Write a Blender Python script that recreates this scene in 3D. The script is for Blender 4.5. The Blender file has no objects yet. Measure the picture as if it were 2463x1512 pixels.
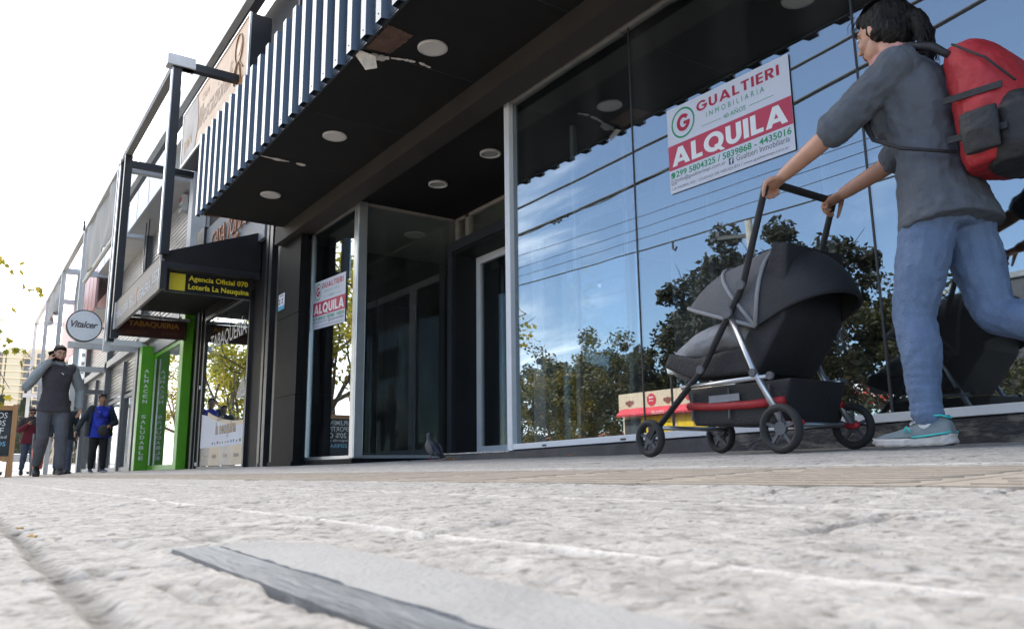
import bpy, bmesh, math, random
import numpy as np
from mathutils import Vector, Matrix, noise as mnoise
R = math.radians
SC = bpy.context.scene
COL = SC.collection
rng = random.Random(7)

# ---------------------------------------------------------------- camera
cam_d = bpy.data.cameras.new('camera'); cam = bpy.data.objects.new('camera', cam_d); COL.objects.link(cam)
YAW, PITCH, ROLL = R(34.75), R(10.95), R(0.72)
fw = Vector((-math.cos(YAW)*math.cos(PITCH), math.sin(YAW)*math.cos(PITCH), math.sin(PITCH)))
rt = fw.cross(Vector((0, 0, 1))).normalized(); up = rt.cross(fw)
r2 = math.cos(ROLL)*rt - math.sin(ROLL)*up
u2 = math.sin(ROLL)*rt + math.cos(ROLL)*up
cam.matrix_world = Matrix(((r2.x, u2.x, -fw.x, 0), (r2.y, u2.y, -fw.y, 0), (r2.z, u2.z, -fw.z, 0), (0, 0, 0, 1)))
cam_d.sensor_width = 36; cam_d.lens = 1912/2462*36
cam_d.clip_start = 0.02; cam_d.clip_end = 3000
cam_d.dof.use_dof = True; cam_d.dof.focus_distance = 4.2; cam_d.dof.aperture_fstop = 18
SC.camera = cam

# ---------------------------------------------------------------- sky, sun, exposure
SUN_DIR = Vector((-0.42, 0.90, 0)).normalized(); SUN_EL = R(44)
sun_vec = Vector((SUN_DIR.x*math.cos(SUN_EL), SUN_DIR.y*math.cos(SUN_EL), math.sin(SUN_EL)))
W = bpy.data.worlds.new('World'); SC.world = W; W.use_nodes = True
nt = W.node_tree; nt.nodes.clear()
def N(t, **k):
    n = nt.nodes.new(t)
    for a, b in k.items(): setattr(n, a, b)
    return n
L = nt.links.new
out = N('ShaderNodeOutputWorld'); bg = N('ShaderNodeBackground'); sky = N('ShaderNodeTexSky')
sky.sky_type = 'NISHITA'; sky.sun_disc = False; sky.sun_elevation = SUN_EL
sky.sun_rotation = math.atan2(sun_vec.x, sun_vec.y)
sky.air_density = 1.1; sky.dust_density = 0.3; sky.ozone_density = 3.5; sky.altitude = 900
tc = N('ShaderNodeTexCoord'); sep = N('ShaderNodeSeparateXYZ'); L(tc.outputs['Generated'], sep.inputs[0])
# cloud sheet overhead: project the direction on a plane
zc = N('ShaderNodeMath', operation='MAXIMUM'); zc.inputs[1].default_value = 0.06; L(sep.outputs['Z'], zc.inputs[0])
zz = N('ShaderNodeMath', operation='ADD'); zz.inputs[1].default_value = 0.12; L(zc.outputs[0], zz.inputs[0])
dx = N('ShaderNodeMath', operation='DIVIDE'); L(sep.outputs['X'], dx.inputs[0]); L(zz.outputs[0], dx.inputs[1])
dy = N('ShaderNodeMath', operation='DIVIDE'); L(sep.outputs['Y'], dy.inputs[0]); L(zz.outputs[0], dy.inputs[1])
cmb = N('ShaderNodeCombineXYZ'); L(dx.outputs[0], cmb.inputs[0]); L(dy.outputs[0], cmb.inputs[1])
mp = N('ShaderNodeMapping'); mp.inputs['Scale'].default_value = (0.42, 1.0, 1); mp.inputs['Rotation'].default_value = (0, 0, 0.35)
L(cmb.outputs[0], mp.inputs[0])
nz = N('ShaderNodeTexNoise'); nz.inputs['Scale'].default_value = 1.1; nz.inputs['Detail'].default_value = 9; nz.inputs['Roughness'].default_value = 0.62
nz.inputs['Distortion'].default_value = 0.5; L(mp.outputs[0], nz.inputs['Vector'])
dt = N('ShaderNodeVectorMath', operation='DOT_PRODUCT'); dt.inputs[1].default_value = SUN_DIR; L(tc.outputs['Generated'], dt.inputs[0])
# more cloud towards the sun
cov = N('ShaderNodeMapRange'); cov.inputs[1].default_value = -0.35; cov.inputs[2].default_value = 0.10; cov.inputs[3].default_value = 0.01; cov.inputs[4].default_value = 0.62
L(dt.outputs['Value'], cov.inputs[0])
sm = N('ShaderNodeMath', operation='ADD'); L(nz.outputs[0], sm.inputs[0]); L(cov.outputs[0], sm.inputs[1])
cl = N('ShaderNodeMapRange', interpolation_type='SMOOTHSTEP'); cl.inputs[1].default_value = 0.56; cl.inputs[2].default_value = 0.98; cl.inputs[3].default_value = 0.045
L(sm.outputs[0], cl.inputs[0])
mix = N('ShaderNodeMixRGB'); mix.inputs[2].default_value = (15.0, 14.8, 14.6, 1)
L(cl.outputs[0], mix.inputs[0]); L(sky.outputs[0], mix.inputs[1])
L(mix.outputs[0], bg.inputs[0]); bg.inputs[1].default_value = 0.15; L(bg.outputs[0], out.inputs[0])

sun_d = bpy.data.lights.new('sun', 'SUN'); sun = bpy.data.objects.new('sun', sun_d); COL.objects.link(sun)
sun_d.energy = 4.0; sun_d.angle = R(0.5); sun_d.color = (1, .95, .88)
sun.rotation_euler = (-sun_vec).to_track_quat('-Z', 'Y').to_euler()
SC.view_settings.view_transform = 'Standard'; SC.view_settings.look = 'None'
SC.view_settings.exposure = 1.2; SC.view_settings.gamma = 1
SC.cycles.max_bounces = 10; SC.cycles.transparent_max_bounces = 24
SC.cycles.glossy_bounces = 5; SC.cycles.caustics_reflective = False; SC.cycles.caustics_refractive = False
try: SC.cycles.use_denoising = True
except Exception: pass

# ---------------------------------------------------------------- materials
M = {}
def pm(name, col, rough=.6, metal=0., var=.18, scale=3., bump=.05, bscale=60., spec=.5, col2=None, coat=0., lo=.35, hi=.7, stretch=None, detail=6):
    m = bpy.data.materials.new(name); m.use_nodes = True; t = m.node_tree; b = t.nodes['Principled BSDF']
    g = t.nodes.new('ShaderNodeNewGeometry')
    vec = g.outputs['Position']
    if stretch:
        mpn = t.nodes.new('ShaderNodeMapping'); mpn.inputs['Scale'].default_value = stretch; t.links.new(vec, mpn.inputs[0]); vec = mpn.outputs[0]
    n1 = t.nodes.new('ShaderNodeTexNoise'); n1.inputs['Scale'].default_value = scale; n1.inputs['Detail'].default_value = detail
    n1.inputs['Roughness'].default_value = .65
    t.links.new(vec, n1.inputs['Vector'])
    cr = t.nodes.new('ShaderNodeValToRGB'); cr.color_ramp.elements[0].position = lo; cr.color_ramp.elements[1].position = hi
    c2 = col2 or tuple(min(1, c*(1+var)) for c in col)
    c1 = col if col2 else tuple(c*(1-var) for c in col)
    cr.color_ramp.elements[0].color = (*c1, 1); cr.color_ramp.elements[1].color = (*c2, 1)
    t.links.new(n1.outputs[0], cr.inputs[0]); t.links.new(cr.outputs[0], b.inputs['Base Color'])
    rr = t.nodes.new('ShaderNodeMapRange'); rr.inputs[3].default_value = max(.02, rough-.08); rr.inputs[4].default_value = min(1, rough+.1)
    t.links.new(n1.outputs[0], rr.inputs[0]); t.links.new(rr.outputs[0], b.inputs['Roughness'])
    b.inputs['Metallic'].default_value = metal; b.inputs['Specular IOR Level'].default_value = spec; b.inputs['Coat Weight'].default_value = coat
    if bump:
        n2 = t.nodes.new('ShaderNodeTexNoise'); n2.inputs['Scale'].default_value = bscale; n2.inputs['Detail'].default_value = 4
        t.links.new(vec, n2.inputs['Vector'])
        bp = t.nodes.new('ShaderNodeBump'); bp.inputs['Strength'].default_value = bump; bp.inputs['Distance'].default_value = .01
        t.links.new(n2.outputs[0], bp.inputs['Height']); t.links.new(bp.outputs[0], b.inputs['Normal'])
    M[name] = m
    return m

def glass(name, f0=.06, tint=(.86, .9, .9), refl=(1, 1, 1)):
    m = bpy.data.materials.new(name); m.use_nodes = True; t = m.node_tree; t.nodes.clear()
    o = t.nodes.new('ShaderNodeOutputMaterial'); mx = t.nodes.new('ShaderNodeMixShader')
    tr = t.nodes.new('ShaderNodeBsdfTransparent'); tr.inputs[0].default_value = (*tint, 1)
    gl = t.nodes.new('ShaderNodeBsdfGlossy'); gl.inputs['Roughness'].default_value = 0.0; gl.inputs[0].default_value = (*refl, 1)
    lw = t.nodes.new('ShaderNodeLayerWeight'); lw.inputs[0].default_value = .5
    p = t.nodes.new('ShaderNodeMath'); p.operation = 'POWER'; p.inputs[1].default_value = 5; t.links.new(lw.outputs['Facing'], p.inputs[0])
    mr = t.nodes.new('ShaderNodeMapRange'); mr.inputs[3].default_value = f0; mr.inputs[4].default_value = 1; t.links.new(p.outputs[0], mr.inputs[0])
    # faint waviness of float glass
    g = t.nodes.new('ShaderNodeNewGeometry'); nn = t.nodes.new('ShaderNodeTexNoise'); nn.inputs['Scale'].default_value = 1.3; nn.inputs['Detail'].default_value = 1
    t.links.new(g.outputs['Position'], nn.inputs['Vector'])
    bp = t.nodes.new('ShaderNodeBump'); bp.inputs['Strength'].default_value = .035; bp.inputs['Distance'].default_value = .02
    t.links.new(nn.outputs[0], bp.inputs['Height']); t.links.new(bp.outputs[0], gl.inputs['Normal'])
    t.links.new(mr.outputs[0], mx.inputs[0]); t.links.new(tr.outputs[0], mx.inputs[1]); t.links.new(gl.outputs[0], mx.inputs[2])
    # a film of dust and wiped streaks
    df = t.nodes.new('ShaderNodeBsdfDiffuse'); df.inputs[0].default_value = (.55, .54, .52, 1)
    mp_ = t.nodes.new('ShaderNodeMapping'); mp_.inputs['Scale'].default_value = (2.2, 2.2, .5); t.links.new(g.outputs['Position'], mp_.inputs[0])
    ds = t.nodes.new('ShaderNodeTexNoise'); ds.inputs['Scale'].default_value = 1.6; ds.inputs['Detail'].default_value = 8; t.links.new(mp_.outputs[0], ds.inputs['Vector'])
    dr_ = t.nodes.new('ShaderNodeMapRange'); dr_.inputs[1].default_value = .42; dr_.inputs[2].default_value = .75; dr_.inputs[3].default_value = .004; dr_.inputs[4].default_value = .030; t.links.new(ds.outputs[0], dr_.inputs[0])
    m2 = t.nodes.new('ShaderNodeMixShader'); t.links.new(dr_.outputs[0], m2.inputs[0]); t.links.new(mx.outputs[0], m2.inputs[1]); t.links.new(df.outputs[0], m2.inputs[2])
    t.links.new(m2.outputs[0], o.inputs[0])
    M[name] = m

def leafmat(name, cols, trans=.35):
    m = bpy.data.materials.new(name); m.use_nodes = True; t = m.node_tree; b = t.nodes['Principled BSDF']
    g = t.nodes.new('ShaderNodeNewGeometry'); cr = t.nodes.new('ShaderNodeValToRGB')
    cr.color_ramp.interpolation = 'LINEAR'
    while len(cr.color_ramp.elements) < len(cols): cr.color_ramp.elements.new(.5)
    for i, c in enumerate(cols):
        cr.color_ramp.elements[i].position = i/(len(cols)-1); cr.color_ramp.elements[i].color = (*c, 1)
    n = t.nodes.new('ShaderNodeTexNoise'); n.inputs['Scale'].default_value = .7; n.inputs['Detail'].default_value = 2; t.links.new(g.outputs['Position'], n.inputs['Vector'])
    mm = t.nodes.new('ShaderNodeMath'); mm.operation = 'MULTIPLY_ADD'; mm.inputs[1].default_value = .55
    t.links.new(g.outputs['Random Per Island'], mm.inputs[0])
    m2 = t.nodes.new('ShaderNodeMapRange'); m2.inputs[1].default_value = .3; m2.inputs[2].default_value = .7; m2.inputs[3].default_value = 0; m2.inputs[4].default_value = .45
    t.links.new(n.outputs[0], m2.inputs[0]); t.links.new(m2.outputs[0], mm.inputs[2]); t.links.new(mm.outputs[0], cr.inputs[0])
    t.links.new(cr.outputs[0], b.inputs['Base Color']); b.inputs['Roughness'].default_value = .55
    tl = t.nodes.new('ShaderNodeBsdfTranslucent'); t.links.new(cr.outputs[0], tl.inputs[0])
    mx = t.nodes.new('ShaderNodeMixShader'); mx.inputs[0].default_value = trans
    t.links.new(b.outputs[0], mx.inputs[1]); t.links.new(tl.outputs[0], mx.inputs[2])
    t.links.new(mx.outputs[0], t.nodes['Material Output'].inputs[0])
    M[name] = m

pm('black_paint', (.012, .0115, .012), .6, spec=.3, var=.3, scale=2.2, bump=.04, bscale=25)
pm('soffit_black', (.0075, .0068, .0065), .75, spec=.25, col2=(.014, .0122, .011), scale=1.4, bump=.05, bscale=12)
pm('beam_brown', (.026, .020, .016), .7, var=.25, scale=2.5, bump=.08, bscale=30)
pm('granite', (.008, .008, .0088), .6, spec=.12, var=.25, scale=5, bump=.02, bscale=120)
pm('plinth_black', (.022, .023, .028), .5, col2=(.05, .052, .06), scale=6, bump=.3, bscale=30)
pm('plinth_worn', (.02, .021, .025), .6, col2=(.16, .145, .125), scale=7, bump=.8, bscale=28, lo=.50, hi=.66, stretch=(1, 1, 2.6))
pm('white_frame', (.66, .67, .69), .38, var=.05, scale=6, bump=.01)
pm('alu', (.62, .63, .64), .33, metal=.75, var=.08, scale=5, bump=.02)
pm('frame_tan', (.30, .275, .24), .6, var=.2, scale=9, bump=.15, bscale=50)
pm('frame_dark', (.034, .037, .043), .5, spec=.3, var=.15, scale=6)
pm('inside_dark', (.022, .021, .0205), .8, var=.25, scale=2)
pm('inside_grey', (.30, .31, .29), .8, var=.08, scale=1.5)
pm('inside_floor', (.06, .058, .055), .35, var=.2, scale=2)
pm('peel_white', (.62, .57, .52), .85, var=.2, scale=14, bump=.5, bscale=50)
pm('rust_panel', (.06, .035, .025), .8, col2=(.15, .08, .05), scale=14, bump=.5, bscale=60)
pm('rib_metal', (.050, .072, .105), .24, var=.12, scale=1.2, bump=.02, bscale=6, spec=.55, coat=.25)
pm('lamp_white', (.62, .59, .55), .55, var=.05)
pm('sealant', (.03, .03, .032), .5)
pm('paper_white', (.60, .62, .69), .5, var=.02, bump=0)
pm('ink_red', (.50, .045, .09), .5, var=.05, bump=0)
pm('ink_darkred', (.40, .018, .045), .5, var=.05, bump=0)
pm('ink_green', (.02, .27, .12), .5, var=.05, bump=0)
pm('ink_navy', (.03, .05, .10), .5, var=.05, bump=0)
pm('ink_grey', (.10, .09, .10), .5, var=.05, bump=0)
pm('ink_black', (.015, .015, .016), .5, bump=0)
pm('ink_white', (.78, .78, .78), .5, var=.02, bump=0)
pm('ink_yellow', (.72, .58, .03), .5, var=.05, bump=0)
pm('ink_gold', (.42, .21, .03), .5, var=.1, bump=0)
pm('ink_goldfade', (.12, .055, .02), .6, bump=0)
pm('ink_tan', (.60, .42, .22), .5, var=.05, bump=0)
pm('ink_blue', (.05, .33, .55), .5, bump=0)
pm('poster_beige', (.66, .52, .36), .5, var=.03, bump=0)
pm('sign_black', (.012, .012, .013), .3, bump=.01)
pm('sign_maroon', (.055, .012, .010), .4, var=.12, bump=.02)
pm('copper', (.42, .19, .10), .4, metal=.3, var=.2)
pm('board_grey', (.22, .225, .24), .5, var=.1)
pm('sign_orange', (.43, .225, .09), .45, var=.06, scale=2, bump=.01)
pm('sign_plum', (.055, .034, .04), .45, var=.08)
pm('sign_line', (.33, .15, .06), .5, bump=0)
pm('green_paint', (.10, .36, .015), .38, var=.1, scale=3, bump=.01)
pm('grey_steel', (.165, .175, .195), .42, var=.12, scale=4, bump=.03)
pm('pale_steel', (.60, .61, .63), .42, var=.08, scale=4, bump=.02)
pm('black_steel', (.020, .021, .024), .38, var=.2, scale=4, bump=.02)
pm('shutter', (.33, .33, .335), .36, metal=.55, var=.14, scale=2, bump=.05, bscale=14)
pm('panel_white', (.74, .75, .77), .5, var=.05, scale=1)
pm('panel_pink', (.72, .42, .42), .55, var=.08, scale=.7)
pm('panel_red', (.50, .06, .09), .5, var=.1)
pm('wall_grey', (.30, .30, .30), .8, var=.12, scale=1, bump=.1)
pm('wall_cream', (.44, .395, .30), .8, var=.06, scale=.1, bump=0)
pm('canvas', (.42, .40, .385), .85, var=.12, scale=2.2, bump=.15, bscale=120, stretch=(1, 1, .3))
pm('taupe_board', (.24, .215, .20), .55, var=.06)
pm('timber', (.47, .26, .11), .55, col2=(.36, .17, .06), scale=8, stretch=(1, 1, .15), bump=.1)
pm('chalkboard', (.035, .042, .045), .75, var=.4, scale=5, bump=.02)
pm('chalk', (.72, .72, .70), .9, var=.1, scale=60, bump=.0)
pm('chalk_blue', (.25, .55, .70), .9, var=.1, scale=60, bump=.0)
pm('asphalt', (.05, .05, .052), .9, var=.25, scale=4, bump=.6, bscale=120)
pm('kerb', (.32, .31, .29), .85, var=.2, scale=5, bump=.3, bscale=50)
pm('plaza', (.34, .32, .29), .9, var=.2, scale=1.5, bump=.3)
pm('tactile', (.40, .335, .265), .85, var=.12, scale=14, bump=.5, bscale=90)
pm('slab_smooth', (.36, .345, .325), .72, var=.10, scale=14, bump=.35, bscale=260)
pm('slab_edge', (.12, .127, .135), .5, col2=(.27, .28, .285), scale=16, bump=.3, bscale=120, stretch=(.35, 2.2, 1), metal=.25)
pm('ramp', (.26, .26, .265), .8, var=.15, scale=9, bump=.3)
pm('skin_a', (.47, .25, .17), .5, var=.08, scale=18, bump=.03, bscale=150)
pm('skin_b', (.36, .185, .12), .5, var=.08, scale=18, bump=.03, bscale=150)
pm('lips', (.33, .10, .085), .45, bump=0)
pm('eye_white', (.6, .58, .55), .3, bump=0)
pm('eye_dark', (.012, .01, .009), .25, bump=0)
pm('hair_dark', (.008, .006, .0055), .6, spec=.2, var=.5, scale=25, bump=.8, bscale=70, stretch=(1, 1, .25))
pm('hair_brown', (.022, .015, .011), .6, spec=.2, var=.4, scale=30, bump=.8, bscale=80)
pm('denim', (.085, .13, .225), .85, col2=(.155, .215, .33), scale=11, bump=.5, bscale=160, stretch=(1.5, 1.5, .8), lo=.25, hi=.8)
pm('denim_dark', (.045, .06, .10), .85, col2=(.085, .11, .17), scale=10, bump=.4, bscale=60)
pm('trouser_grey', (.085, .088, .10), .85, var=.2, scale=7, bump=.4, bscale=40)
pm('cloth_black', (.014, .014, .017), .85, var=.35, scale=8, bump=.4, bscale=45)
pm('cloth_grey', (.085, .095, .112), .9, var=.16, scale=7, bump=.45, bscale=38)
pm('cloth_lightgrey', (.22, .24, .245), .9, var=.12, scale=7, bump=.45, bscale=40)
pm('cloth_charcoal', (.045, .04, .047), .9, var=.15, scale=7, bump=.4, bscale=40)
pm('cloth_blue', (.02, .04, .42), .8, var=.12, scale=7, bump=.4, bscale=40)
pm('cloth_maroon', (.13, .012, .028), .85, var=.15, scale=7, bump=.4, bscale=40)
pm('cloth_navy', (.022, .03, .042), .85, var=.2, scale=7, bump=.4, bscale=40)
pm('pack_red', (.36, .016, .022), .6, var=.2, scale=7, bump=.35, bscale=60)
pm('scarf_pink', (.50, .24, .21), .85, var=.12, scale=12, bump=.5, bscale=60)
pm('pack_black', (.012, .012, .014), .6, var=.3, scale=7, bump=.35, bscale=60)
pm('shoe_grey', (.19, .225, .24), .75, var=.1, scale=40, bump=.6, bscale=330)
pm('shoe_sole', (.50, .47, .44), .7, var=.14, scale=30, bump=.3, bscale=120)
pm('shoe_teal', (.04, .46, .45), .5, bump=0)
pm('shoe_black', (.012, .012, .014), .5, var=.2)
pm('sock_white', (.70, .69, .70), .9, bump=.3, bscale=200)
pm('pram_black', (.013, .013, .015), .7, var=.3, scale=9, bump=.35, bscale=90)
pm('pram_grey', (.10, .10, .108), .85, var=.15, scale=9, bump=.35, bscale=90)
pm('pram_light', (.24, .24, .25), .8, var=.1, scale=9, bump=.2, bscale=90)
pm('pram_metal', (.45, .46, .48), .3, metal=.9, var=.05)
pm('rubber', (.018, .018, .018), .75, var=.2, scale=20, bump=.2)
pm('plastic_orange', (.66, .10, .015), .4, var=.08)
pm('phone', (.012, .012, .014), .2, bump=0)
pm('leather_black', (.016, .016, .017), .42, var=.2, scale=12, bump=.4, bscale=70)
pm('bark', (.075, .055, .042), .9, var=.35, scale=9, bump=1., bscale=25, stretch=(1, 1, .3))
pm('bark_pale', (.17, .14, .11), .9, var=.35, scale=6, bump=.7, bscale=20)
pm('pigeon_grey', (.036, .040, .050), .6, var=.25, scale=30, bump=.4, bscale=120)
pm('pigeon_dark', (.028, .03, .036), .6, var=.25, scale=30, bump=.4, bscale=120)
pm('pigeon_foot', (.38, .10, .08), .6, bump=0)
pm('dry_leaf', (.36, .13, .03), .8, col2=(.20, .06, .02), scale=30, bump=.4)
pm('dry_leaf_yellow', (.55, .36, .07), .8, col2=(.32, .17, .03), scale=30, bump=.4)
pm('kiosk_cream', (.62, .50, .37), .7, var=.06, scale=1)
pm('kiosk_red', (.55, .03, .05), .6, var=.08, scale=2)
pm('kiosk_yellow', (.80, .52, .01), .5, var=.06, scale=1)
pm('kiosk_brown', (.22, .07, .05), .7)
pm('far_window', (.10, .115, .13), .3, var=.3, scale=.3, bump=0)
pm('far_shade', (.32, .27, .22), .7, var=.3, scale=.4, bump=0)
pm('far_blue', (.42, .47, .53), .6, var=.06, scale=.1, bump=0)
pm('far_dark', (.045, .05, .06), .7, var=.2, scale=.5)
pm('red_board', (.62, .05, .03), .5, var=.06)
pm('pole_concrete', (.30, .285, .26), .85, var=.15, scale=4, bump=.2)
pm('cable', (.014, .014, .015), .6, bump=0)
pm('car_white', (.72, .73, .75), .3, coat=.5, var=.02)
for n_, c_ in dict(a=(.55, .42, .08), b=(.5, .08, .05), c=(.10, .28, .12), d=(.62, .6, .55), e=(.08, .20, .42), f=(.35, .18, .08)).items(): pm('pack_'+n_, c_, .4, var=.2, scale=20)
glass('glass_shop', .26, (.62, .66, .68), (.86, .95, 1.0))
glass('glass_plain', .045, (.90, .93, .92))
glass('glass_dark', .05, (.45, .48, .48))
leafmat('leaf_olive', [(.014, .019, .007), (.026, .032, .010), (.050, .048, .013), (.10, .072, .018)])
leafmat('leaf_gold', [(.03, .04, .008), (.07, .07, .012), (.15, .11, .015), (.24, .155, .02)], .4)
leafmat('leaf_dark', [(.007, .010, .005), (.013, .017, .008), (.024, .025, .011), (.042, .030, .013)])
leafmat('leaf_plane', [(.12, .17, .02), (.26, .28, .03), (.52, .42, .05), (.65, .46, .06)], .55)
leafmat('leaf_cypress', [(.022, .030, .018), (.035, .045, .025), (.05, .058, .034)], .1)

# ---------------------------------------------------------------- mesh helpers
class MB:
    def __init__(s): s.v = []; s.f = []; s.m = []; s.mi = 0
    def add(s, vs, fs):
        o = len(s.v); s.v += [tuple(map(float, p)) for p in vs]
        for f in fs: s.f.append(tuple(i+o for i in f)); s.m.append(s.mi)
        return s
    def box(s, x0, x1, y0, y1, z0, z1):
        if x0 > x1: x0, x1 = x1, x0
        if y0 > y1: y0, y1 = y1, y0
        if z0 > z1: z0, z1 = z1, z0
        return s.add([(x0,y0,z0),(x1,y0,z0),(x1,y1,z0),(x0,y1,z0),(x0,y0,z1),(x1,y0,z1),(x1,y1,z1),(x0,y1,z1)],
                     [(0,3,2,1),(4,5,6,7),(0,1,5,4),(1,2,6,5),(2,3,7,6),(3,0,4,7)])
    def prism(s, poly, n, d):
        """polygon of 3D points (ccw seen against n), thickened by d along n"""
        n = Vector(n); k = len(poly); P = [Vector(p) for p in poly]
        vs = [p for p in P] + [p+n*d for p in P]
        fs = [tuple(reversed(range(k))), tuple(range(k, 2*k))]
        for i in range(k): j = (i+1) % k; fs.append((i, j, j+k, i+k))
        return s.add(vs, fs)
    def tube(s, pts, rad, n=8, cap=True, flat=None):
        P = [Vector(p) for p in pts]; k = len(P)
        rr = rad if isinstance(rad, (list, tuple)) else [rad]*k
        vs = []; fs = []; side = None
        for i, p in enumerate(P):
            t = (P[min(i+1, k-1)]-P[max(i-1, 0)])
            t = t.normalized() if t.length > 1e-9 else Vector((0, 0, 1))
            if side is None:
                a = Vector((0, 0, 1)) if abs(t.z) < .9 else Vector((1, 0, 0))
                side = t.cross(a).normalized()
            else:
                side = side - t*side.dot(t)
                side = side.normalized() if side.length > 1e-6 else t.orthogonal().normalized()
            b = t.cross(side)
            for j in range(n):
                an = 2*math.pi*j/n
                vs.append(p+side*math.cos(an)*rr[i]+b*math.sin(an)*rr[i])
        for i in range(k-1):
            for j in range(n):
                a = i*n+j; b_ = i*n+(j+1) % n
                fs.append((a, b_, b_+n, a+n))
        if cap: fs.append(tuple(reversed(range(n)))); fs.append(tuple(range((k-1)*n, k*n)))
        return s.add(vs, fs)
    def bar(s, a, b, w, h, upv=(0, 0, 1)):
        """square bar from a to b; w across, h along upv"""
        a = Vector(a); b = Vector(b); t = (b-a).normalized(); u = Vector(upv)
        u = (u-t*u.dot(t)).normalized(); c = t.cross(u)
        q = [c*(-w/2)+u*(-h/2), c*(w/2)+u*(-h/2), c*(w/2)+u*(h/2), c*(-w/2)+u*(h/2)]
        return s.add([a+x for x in q]+[b+x for x in q], [(0,1,2,3),(7,6,5,4),(0,4,5,1),(1,5,6,2),(2,6,7,3),(3,7,4,0)])
    def ell(s, c, r, nu=14, nv=9, mat=None):
        c = Vector(c); vs = []; fs = []
        for i in range(nv+1):
            th = math.pi*i/nv
            for j in range(nu):
                ph = 2*math.pi*j/nu
                p = Vector((r[0]*math.sin(th)*math.cos(ph), r[1]*math.sin(th)*math.sin(ph), r[2]*math.cos(th)))
                vs.append(c+(mat @ p if mat else p))
        for i in range(nv):
            for j in range(nu):
                a = i*nu+j; b = i*nu+(j+1) % nu
                if i == 0: fs.append((a, a+nu, b+nu))
                elif i == nv-1: fs.append((a, a+nu, b))
                else: fs.append((a, a+nu, b+nu, b))
        return s.add(vs, fs)
    def disc(s, c, n, r, d, seg=32, r_in=0):
        """flat disc/ring of thickness d along n"""
        n = Vector(n).normalized(); c = Vector(c); a = n.orthogonal().normalized(); b = n.cross(a)
        ring = lambda rr, o: [c+n*o+(a*math.cos(2*math.pi*i/seg)+b*math.sin(2*math.pi*i/seg))*rr for i in range(seg)]
        if r_in <= 0:
            vs = ring(r, 0)+ring(r, d); fs = [tuple(reversed(range(seg))), tuple(range(seg, 2*seg))]
            for i in range(seg): j = (i+1) % seg; fs.append((i, j, j+seg, i+seg))
        else:
            vs = ring(r, 0)+ring(r, d)+ring(r_in, d)+ring(r_in, 0); fs = []
            for i in range(seg):
                j = (i+1) % seg
                for q in range(4): fs.append((i+q*seg, j+q*seg, j+((q+1) % 4)*seg, i+((q+1) % 4)*seg))
        return s.add(vs, fs)
    def build(s, name, mat, parent=None, smooth=False, loc=None, bev=0):
        me = bpy.data.meshes.new(name); me.from_pydata(s.v, [], s.f)
        mats = mat if isinstance(mat, (list, tuple)) else [mat]
        for mm in mats: me.materials.append(M[mm] if isinstance(mm, str) else mm)
        if len(mats) > 1: me.polygons.foreach_set('material_index', s.m)
        if smooth: me.polygons.foreach_set('use_smooth', [True]*len(me.polygons))
        me.update(); o = bpy.data.objects.new(name, me); COL.objects.link(o)
        bm = bmesh.new(); bm.from_mesh(me); bmesh.ops.recalc_face_normals(bm, faces=bm.faces); bm.to_mesh(me); bm.free()
        if parent is not None: o.parent = parent; o.matrix_parent_inverse = parent.matrix_basis.inverted()
        if bev:
            md = o.modifiers.new('bevel', 'BEVEL'); md.width = bev; md.segments = 2; md.limit_method = 'ANGLE'
        return o

def tag(o, label=None, cat=None, group=None, kind=None):
    if label: o['label'] = label
    if cat: o['category'] = cat
    if group: o['group'] = group
    if kind: o['kind'] = kind
    return o
def thing(name, label, cat, loc=(0, 0, 0), group=None):
    o = bpy.data.objects.new(name, None); COL.objects.link(o); o.location = loc; o.empty_display_size = .1
    bpy.context.view_layer.update()
    return tag(o, label, cat, group)
def copy_thing(o, loc=None, rotz=None, label=None, group=None):
    c = o.copy(); COL.objects.link(c)
    for ch in o.children:
        d = ch.copy(); COL.objects.link(d); d.parent = c
        for g in ch.children:
            e = g.copy(); COL.objects.link(e); e.parent = d
    if loc is not None: c.location = loc
    if rotz is not None: c.rotation_euler.z = rotz
    if label: c['label'] = label
    if group: c['group'] = group
    return c
def reparent(o, p):
    o.parent = p; o.matrix_parent_inverse = p.matrix_basis.inverted()

def lettering(lines, mat, parent, org, u, v, name='lettering', depth=.002, lift=.002, join=False):
    """lines: (text, x, y, width, height[, bold, shear, spacing]) in sign coordinates: x,y = lower left corner of the box, all joined in one mesh"""
    org = Vector(org); u = Vector(u); v = Vector(v); n = u.cross(v)
    mb = MB(); res = None
    for ln in lines:
        tx, x, y, w, h = ln[:5]; bold = ln[5] if len(ln) > 5 else 0; shear = ln[6] if len(ln) > 6 else 0; sp = ln[7] if len(ln) > 7 else 1
        cu = bpy.data.curves.new('t', 'FONT'); cu.body = tx; cu.size = 1; cu.offset = bold; cu.shear = shear; cu.space_character = sp; cu.resolution_u = 3
        ob = bpy.data.objects.new('t', cu); COL.objects.link(ob)
        dg = bpy.context.evaluated_depsgraph_get(); me = bpy.data.meshes.new_from_object(ob.evaluated_get(dg))
        vs = np.array([p.co[:] for p in me.vertices]); fs = [tuple(p.vertices) for p in me.polygons]
        bpy.data.objects.remove(ob); bpy.data.curves.remove(cu); bpy.data.meshes.remove(me)
        if len(vs) == 0: continue
        mn = vs.min(0); mx = vs.max(0); sx = w/max(1e-6, mx[0]-mn[0]); sy = h/max(1e-6, mx[1]-mn[1])
        P = [org+u*(x+(a[0]-mn[0])*sx)+v*(y+(a[1]-mn[1])*sy)+n*lift for a in vs]
        mb.add(P, fs)
        if not join: res = mb.build(name, mat, parent); mb = MB()
    return mb.build(name, mat, parent) if join else res

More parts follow.
